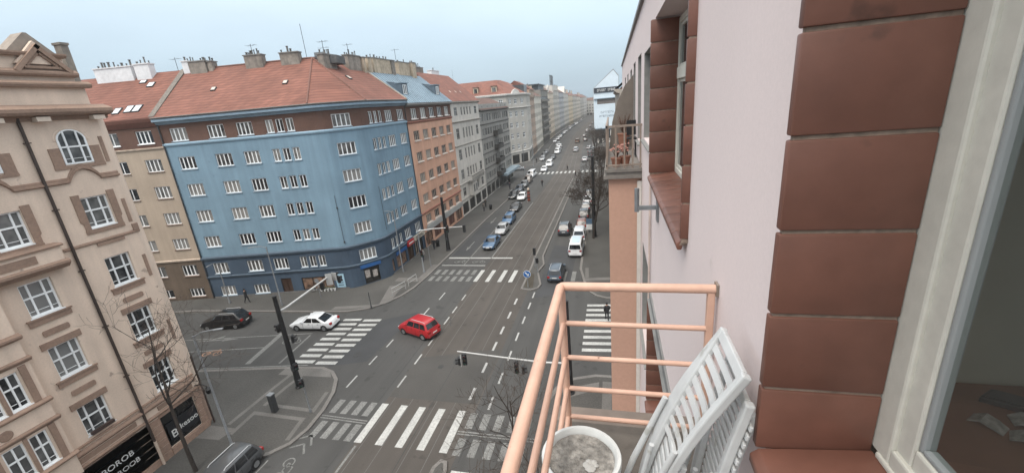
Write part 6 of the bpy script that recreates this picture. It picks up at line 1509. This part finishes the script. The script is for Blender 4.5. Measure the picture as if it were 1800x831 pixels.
# cables and bracket on the wall
b = MB(); b.tube([(.53, 6.44, z) for z in (19.1, 12)], .018, 6); b.build('cable_duct', mat('pale_duct', (.55, .45, .4), .7), N_); b = MB(); b.tube([(.535, 6.52, z) for z in (18.9, 12)], .014, 6); b.build('cable', DKGREY, N_)
t = thing('flag_bracket', 'grey L-shaped flag holder on the pink wall below the second window', 'bracket', (.55, 5.5, 18.58))
b = MB(); b.box(W, .535, .559, 5.42, 5.58, 18.4, 18.76); b.build('wall_plate', GREYM, t); b = MB(); b.box(W, .285, .535, 5.475, 5.525, 18.555, 18.605); b.build('arm', GREYM, t); b = MB(); b.tube([(.29, 5.5, 18.53), (.29, 5.5, 18.84)], .03, 8); b.build('holder', GREYM, t)
# peach oriel with roof terrace
b = MB(); b.box(W, -.1, .558, 8.83, 12.6, 6, 18.37); O_ = b.build('oriel', PEACH, N_)
b = MB(); b.box(W, .47, .556, 8.78, 8.828, 6, 18.3); b.build('oriel_pilaster', WHITE_R, N_)
b = MB(); b.box(W, -.2, .558, 8.72, 12.7, 18.37, 18.43); b.box(W, -.14, .558, 8.78, 12.65, 18.431, 18.50); b.box(W, -.18, .558, 8.75, 12.68, 18.501, 18.56); b.build('terrace_slab', mat('weathered_stone_slab', (.17, .155, .14), .9, .2, 8, .2, 1.5), N_)
t = thing('terrace_railing', 'weathered metal railing of the small flowered terrace beyond the second window', 'railing', (-.12, 8.8, 18.56))
RUSTY = mat('weathered_rail_metal', (.24, .19, .155), .7, .25, 12)
b = MB(); b.box(W, -.15, .56, 8.80, 8.84, 19.39, 19.43); b.box(W, -.15, .56, 8.80, 8.83, 18.62, 18.65); b.box(W, -.15, -.11, 8.8, 12.6, 19.39, 19.43); b.box(W, -.15, -.12, 8.8, 12.6, 18.62, 18.65); b.build('rails', RUSTY, t)
b = MB()
for x in (-.13, .05, .22, .38, .53): b.box(W, x-.016, x+.016, 8.805, 8.835, 18.561, 19.389)
for k in range(1, 19): b.box(W, -.147, -.117, 8.82+.2*k-.012, 8.82+.2*k+.012, 18.561, 19.389)
b.build('balusters', RUSTY, t)
SCR = mat('brown_grey_screen', (.17, .145, .125), .9, .12, 5, .15, 1)
b = MB(); b.prism(W, [(.555, 17.9), (.555, 20.5), (.5, 20.42), (.33, 20.24), (.12, 19.81), (-.02, 19.28), (-.11, 18.57), (-.13, 17.9)], 12.55, 12.68); b.build('terrace_screen', SCR, N_)
FLW = [mat('dry_twigs', (.10, .06, .045), .95, .2, 9), mat('pink_flowers', (.42, .22, .18), .8, .3, 14), mat('terracotta', (.26, .12, .08), .85, .2, 8)]
def pot_plant(x, y, z, r, h, kind, label):
    t = thing('potted_plant', label, 'plant', (x, y, z)); b = MB(); b.lathe([(r*.7, 0), (r, h), (r*1.08, h), (r*1.08, h+.03), (r*.9, h+.03)], (x, y, z), 12); b.build('pot', FLW[2], t, smooth=40)
    b = MB(); g = random.Random(int(x*100)+int(y*10))
    for k in range(70 if kind == 0 else 22):
        a = g.uniform(0, 6.28); p = V((x, y, z+h)); e = p+V((math.cos(a)*r*g.uniform(.3, 1.6), math.sin(a)*r*g.uniform(.3, 1.6), g.uniform(.15, .55 if kind == 0 else .28)))
        b.tube([p, p.lerp(e, .5)+V((0, 0, .04)), e], [.006, .005, .004], 3)
        if kind == 1: b.lathe([(.0, -.02), (.03, .0), (.0, .025)], e, 5, m=1)
    b.build('stems', [FLW[0], FLW[1]], t)
pot_plant(.28, 11.9, 18.56, .16, .42, 0, 'tall dry shrub in a pot at the back of the small terrace'); pot_plant(.06, 9.15, 18.56, .11, .16, 1, 'pink flowering pot plant at the front of the small terrace'); pot_plant(.24, 9.2, 18.56, .11, .18, 1, 'second pink pot plant, nearer the wall on the small terrace')
t = thing('garden_chair', 'dark slim chair standing on the small terrace by the wall', 'chair', (.42, 10.6, 18.56))
b = MB(); b.box(W, .32, .54, 10.4, 10.8, 18.98, 19.01); b.build('seat', BLACK, t); b = MB(); b.box(W, .32, .54, 10.78, 10.8, 19.05, 19.4); b.build('backrest', BLACK, t)
for x in (.33, .52):
    for y in (10.42, 10.78): b = MB(); b.box(W, x-.01, x+.01, y-.01, y+.01, 18.561, 18.98); b.build('leg', BLACK, t)

# ------------------------------------------------------------------ the viewer's balcony
BAL = thing('balcony', 'grey concrete balcony with peach tubular railing below the window', 'balcony', (0, 1, 17.8))
b = MB(); b.box(W, -.42, .558, -1.2, 2.42, 17.66, 17.825); b.build('slab', CONC, BAL)
b = MB(); b.box(W, -.46, .558, 2.421, 2.60, 17.64, 17.80); b.box(W, -.46, -.421, -1.2, 2.42, 17.64, 17.80); b.build('edge', CONCL, BAL)
yr, xr_ = 2.31, -.322
b = MB(); b.tube([(xr_, -1.15, 18.925), (xr_, yr-.02, 18.925), (xr_+.012, yr-.004, 18.925), (xr_+.03, yr, 18.925), (.555, yr, 18.925)], .027, 14); b.build('handrail', PEACHR, BAL, smooth=60)
for z in (18.676, 18.43, 18.195, 17.97):
    b = MB(); b.tube([(xr_+.008, -1.15, z), (xr_+.008, yr, z)], .0165, 10); b.tube([(xr_, yr-.004, z), (.53, yr-.004, z)], .0165, 10); b.build('bar', PEACHR, BAL, smooth=60)
for x, y in ((xr_+.004, yr-.002), (xr_+.004, .5), (xr_+.004, -1.1)):
    b = MB(); b.tube([(x, y, 17.826), (x, y, 18.91)], .024, 12); b.build('post', PEACHR, BAL, smooth=60); b = MB(); b.lathe([(.05, 0), (.05, .01), (.026, .016)], (x, y, 17.826), 12); b.build('foot_plate', PEACHR, BAL)
b = MB(); b.box(W, .505, .545, yr-.02, yr+.02, 17.9, 18.91); b.build('post', PEACHR, BAL, bevel=.006); b = MB(); b.box(W, .545, .559, yr-.03, yr+.03, 18.89, 18.96); b.build('wall_plate', RUSTY, BAL)
# white planter bowl with dried soil
PLA = mat('white_planter_plastic', (.56, .565, .55), .5, .06, 12, .12, 3, coord='world')
t = thing('planter', 'round white planter with grey dried soil standing on the balcony floor', 'planter', (-.175, 1.67, 17.825))
zt = 18.30
b = MB(); b.lathe([(.14, 0), (.15, .02), (.185, zt-17.825-.06), (.197, zt-17.825-.05), (.2, zt-17.825-.01), (.196, zt-17.825), (.18, zt-17.825+.002), (.172, zt-17.825-.01), (.165, zt-17.825-.035), (.06, zt-17.825-.04)], (-.175, 1.67, 17.825), 40); b.build('pot', PLA, t, smooth=45)
SOIL = mat('grey_dried_soil', (.22, .205, .185), .95, .55, 26, .35, 7, bump=.9, bscale=55)
b = MB(); N = 28; g = random.Random(4); rings = []
for i_ in range(9):
    r = .005+.158*i_/8; rings.append(b.add([(-.175+r*math.cos(2*math.pi*k/N), 1.67+r*math.sin(2*math.pi*k/N), zt-.03+.010*mnoise.noise(V((r*math.cos(2*math.pi*k/N)*22, r*math.sin(2*math.pi*k/N)*22, 1)))+.004*g.random()) for k in range(N)]))
for a, c in zip(rings, rings[1:]):
    for k in range(N): b.f.append((a+k, a+(k+1) % N, c+(k+1) % N, c+k)); b.m.append(0)
b.build('soil', SOIL, t, smooth=80)
b = MB()
for k in range(5): a = 1.1*k; b.lathe([(.0, -.006), (.012+.004*k % 3, .0), (.0, .01)], (-.12+.022*math.cos(a), 1.63+.02*math.sin(a), zt-.018), 7)
b.build('pale_pebbles', mat('pale_pebble', (.36, .35, .33), .8), t)
# two folded white plastic garden chairs leaning against the wall
PLW = mat('white_garden_plastic', (.50, .51, .51), .42, .05, 14, .10, 4, coord='world', bump=.03, bscale=80, spots=((.38, .38, .36), 9, .63))
def folded_chair(label, top, bot, zt, y0, y1, bulge=.05, slats=9, teeth=(.45, .98), seat=True, wide=.075):
    """folded slatted chair leaning on the wall: a broad curved far stile, a slim near stile, bowed back slats whose ends show as teeth along the near edge"""
    t = thing('folding_chair', label, 'chair', ((top+bot)/2, (y0+y1)/2, 17.826), 'folded garden chairs')
    def at_(q): return V((top+(bot-top)*q-bulge*math.sin(math.pi*min(1, max(0, q)))*.9, 0, zt+(17.84-zt)*q+bulge*.35*math.sin(math.pi*min(1, max(0, q)))))
    def nrm(q):
        d = (at_(q+.02)-at_(q-.02)).normalized(); n = V((d.z, 0, -d.x)); return n if n.x < 0 else -n      # towards the street
    def band(fa, fb, ta, tb, off, th, N=16):
        """strip along the curved back; fa, fb give its two edges (y) as functions of the position along it"""
        b = MB(); rows = []
        for k in range(N+1):
            q = ta+(tb-ta)*k/N; p = at_(q); n = nrm(q); ya, yb = fa(q), fb(q)
            rows.append(b.add([p+n*off+V((0, ya, 0)), p+n*off+V((0, yb, 0)), p+n*(off-th)+V((0, yb, 0)), p+n*(off-th)+V((0, ya, 0))]))
        for a, c in zip(rows, rows[1:]):
            for j in range(4): b.f.append((a+j, a+(j+1) % 4, c+(j+1) % 4, c+j)); b.m.append(0)
        b.f.append(tuple(rows[0]+j for j in range(4))); b.f.append(tuple(rows[-1]+j for j in range(4))); b.m += [0, 0]
        return b
    K = lambda v: (lambda q: v)
    inner = lambda q: y1-.03-wide*math.sin(math.pi*min(1, q*.95))
    band(inner, K(y1), 0, 1, .0, .03, 28).build('stile', PLW, t, bevel=.007)
    band(K(y0), K(y0+.036), 0, 1, .004, .036, 28).build('stile', PLW, t, bevel=.007)
    band(K(y0+.036), lambda q: y1-.03, 0, .035, -.002, .022, 4).build('top_rail', PLW, t, bevel=.005)
    for k in range(slats):
        ta = .052+.047*k; b = MB(); N = 10; rows = []; tw = .027 if k < 5 else .020
        for j in range(N+1):      # each slat bows towards the wall between the stiles
            s_ = j/N; y = y0+.03+(inner(ta)-y0-.02)*s_; sag = -.036*math.sin(math.pi*s_); ring_ = []
            for q, o in ((ta, 0), (ta+tw, 0), (ta+tw, -.009), (ta, -.009)): ring_.append(at_(q+.02*math.sin(math.pi*s_))+nrm(q)*(sag-.006+o)+V((0, y, 0)))
            rows.append(b.add(ring_))
        for a, c in zip(rows, rows[1:]):
            for j in range(4): b.f.append((a+j, a+(j+1) % 4, c+(j+1) % 4, c+j)); b.m.append(0)
        b.build('slat', PLW, t, smooth=40)
    n = int((teeth[1]-teeth[0])/.042)
    for k in range(n):
        ta = teeth[0]+.042*k; band(K(y0-.012), K(y1-.04), ta, ta+.024, -.034, .012, 3).build('seat_slat', PLW, t, bevel=.004)
    if seat:
        for yy in (y0+.03, y1-.12): band(K(yy), K(yy+.03), teeth[0]-.02, teeth[1], -.047, .026).build('seat_rail', PLW, t, bevel=.005)
        for yy in (y0+.004, y1-.03):
            p, q, r_ = at_(.36), at_(.7), at_(1.0); b = MB(); b.tube([p+V((-.02, yy+.01, 0)), q+V((-.045, yy+.01, 0)), V((r_.x-.10, yy+.01, r_.z))], [.013, .017, .013], 8); b.build('front_leg', PLW, t, smooth=50)
        p, q = at_(.50), at_(.97); b = MB(); b.tube([p+V((-.03, y1-.16, .0)), q+V((-.035, y1-.14, 0))], .012, 8); b.build('brace', PLW, t, smooth=50)
    return t
folded_chair('front one of two folded white plastic chairs leaning on the pink wall', .455, .075, 18.99, 1.425, 1.79, bulge=.085)
folded_chair('rear one of two folded white plastic chairs, upright against the pink wall', .475, .33, 18.86, 1.43, 1.76, bulge=.03, slats=0, teeth=(.08, .96), wide=.03)
# ------------------------------------------------------------------ daylight, air, camera
SUN_EL, SUN_AZ = 58, 195       # degrees; azimuth clockwise from +Y
w = bpy.data.worlds.new('World'); scene.world = w; w.use_nodes = True
nt = w.node_tree; bg = nt.nodes['Background']
sky = nt.nodes.new('ShaderNodeTexSky'); sky.sky_type = 'NISHITA'; sky.sun_disc = False; sky.sun_elevation = R(SUN_EL); sky.sun_rotation = R(SUN_AZ)
sky.altitude = 200; sky.air_density = 1.4; sky.dust_density = 3.0; sky.ozone_density = 2.0
# overcast: the Nishita sky lies behind an even cloud sheet that, like a real overcast, is about three times brighter overhead than at the horizon
tc = nt.nodes.new('ShaderNodeTexCoord'); sp = nt.nodes.new('ShaderNodeSeparateXYZ'); nt.links.new(tc.outputs['Generated'], sp.inputs[0])
no = nt.nodes.new('ShaderNodeTexNoise'); no.inputs['Scale'].default_value = 1.5; no.inputs['Detail'].default_value = 5
mp = nt.nodes.new('ShaderNodeMapping'); mp.inputs['Scale'].default_value = (1, 1, 3); nt.links.new(tc.outputs['Generated'], mp.inputs['Vector']); nt.links.new(mp.outputs[0], no.inputs['Vector'])
cl = nt.nodes.new('ShaderNodeMath'); cl.operation = 'MAXIMUM'; cl.inputs[1].default_value = 0; nt.links.new(sp.outputs['Z'], cl.inputs[0])
gr = nt.nodes.new('ShaderNodeMath'); gr.operation = 'MULTIPLY_ADD'; gr.inputs[1].default_value = ZEN; gr.inputs[2].default_value = 1; nt.links.new(cl.outputs[0], gr.inputs[0])
mr = nt.nodes.new('ShaderNodeMapRange'); mr.inputs['From Min'].default_value = .3; mr.inputs['From Max'].default_value = .7; mr.inputs['To Min'].default_value = .90; mr.inputs['To Max'].default_value = 1.10; nt.links.new(no.outputs['Fac'], mr.inputs['Value'])
g2 = nt.nodes.new('ShaderNodeMath'); g2.operation = 'MULTIPLY'; nt.links.new(gr.outputs[0], g2.inputs[0]); nt.links.new(mr.outputs['Result'], g2.inputs[1])
cr = nt.nodes.new('ShaderNodeMix'); cr.data_type = 'RGBA'; cr.inputs['A'].default_value = (*SKY_H, 1); cr.inputs['B'].default_value = (*SKY_Z, 1); nt.links.new(cl.outputs[0], cr.inputs['Factor'])
vm = nt.nodes.new('ShaderNodeVectorMath'); vm.operation = 'SCALE'; nt.links.new(cr.outputs['Result'], vm.inputs[0]); nt.links.new(g2.outputs[0], vm.inputs['Scale'])
mx = nt.nodes.new('ShaderNodeMix'); mx.data_type = 'RGBA'; mx.inputs['Factor'].default_value = .9
nt.links.new(sky.outputs[0], mx.inputs['A']); nt.links.new(vm.outputs[0], mx.inputs['B']); nt.links.new(mx.outputs['Result'], bg.inputs['Color'])
bg.inputs['Strength'].default_value = .1
sd = bpy.data.lights.new('sun', 'SUN'); sd.energy = 1.3; sd.angle = R(35); sd.color = (1, .93, .84)
so = bpy.data.objects.new('sun', sd); COL.objects.link(so)
az, el = R(SUN_AZ), R(SUN_EL); d = V((math.sin(az)*math.cos(el), math.cos(az)*math.cos(el), math.sin(el)))
so.rotation_euler = d.to_track_quat('Z', 'Y').to_euler()
hz = bpy.data.materials.new('haze'); hz.use_nodes = True; t_ = hz.node_tree; t_.nodes.clear()
o_ = t_.nodes.new('ShaderNodeOutputMaterial'); pv = t_.nodes.new('ShaderNodeVolumePrincipled'); pv.inputs['Color'].default_value = (.92, .94, .96, 1); pv.inputs['Density'].default_value = HAZE; pv.inputs['Anisotropy'].default_value = .1
t_.links.new(pv.outputs[0], o_.inputs['Volume'])
if HAZE > 0:
    b = MB(); b.box(W, -660, 660, -320, 700, -1.1, 36)
    hb = b.build('haze', hz); hb['kind'] = 'stuff'; hb.display_type = 'BOUNDS'
cd = bpy.data.cameras.new('camera'); cam = bpy.data.objects.new('camera', cd); COL.objects.link(cam); scene.camera = cam
cd.sensor_fit = 'HORIZONTAL'; cd.sensor_width = 36; cd.lens = 731/1800*36; cd.clip_start = .05; cd.clip_end = 3000
yaw, pitch, roll = R(14.5), R(17.5), R(5.12)
f = V((-math.sin(yaw)*math.cos(pitch), math.cos(yaw)*math.cos(pitch), -math.sin(pitch))); r = V((math.cos(yaw), math.sin(yaw), 0)); dn = f.cross(r)
c_, s_ = math.cos(roll), math.sin(roll); rx = r*c_+dn*s_; dy_ = dn*c_-r*s_
M = Matrix.Identity(4)
for k in range(3): M[k][0] = rx[k]; M[k][1] = -dy_[k]; M[k][2] = -f[k]
M.translation = V((0, 0, 20)); cam.matrix_world = M
vs = scene.view_settings; vs.view_transform = 'Standard'; vs.look = 'None'; vs.exposure = EXPO; vs.gamma = 1; vs.use_curve_mapping = False
scene.cycles.max_bounces = 5; scene.cycles.diffuse_bounces = 3; scene.cycles.glossy_bounces = 2; scene.cycles.transparent_max_bounces = 8; scene.cycles.volume_bounces = 0; scene.cycles.use_denoising = True
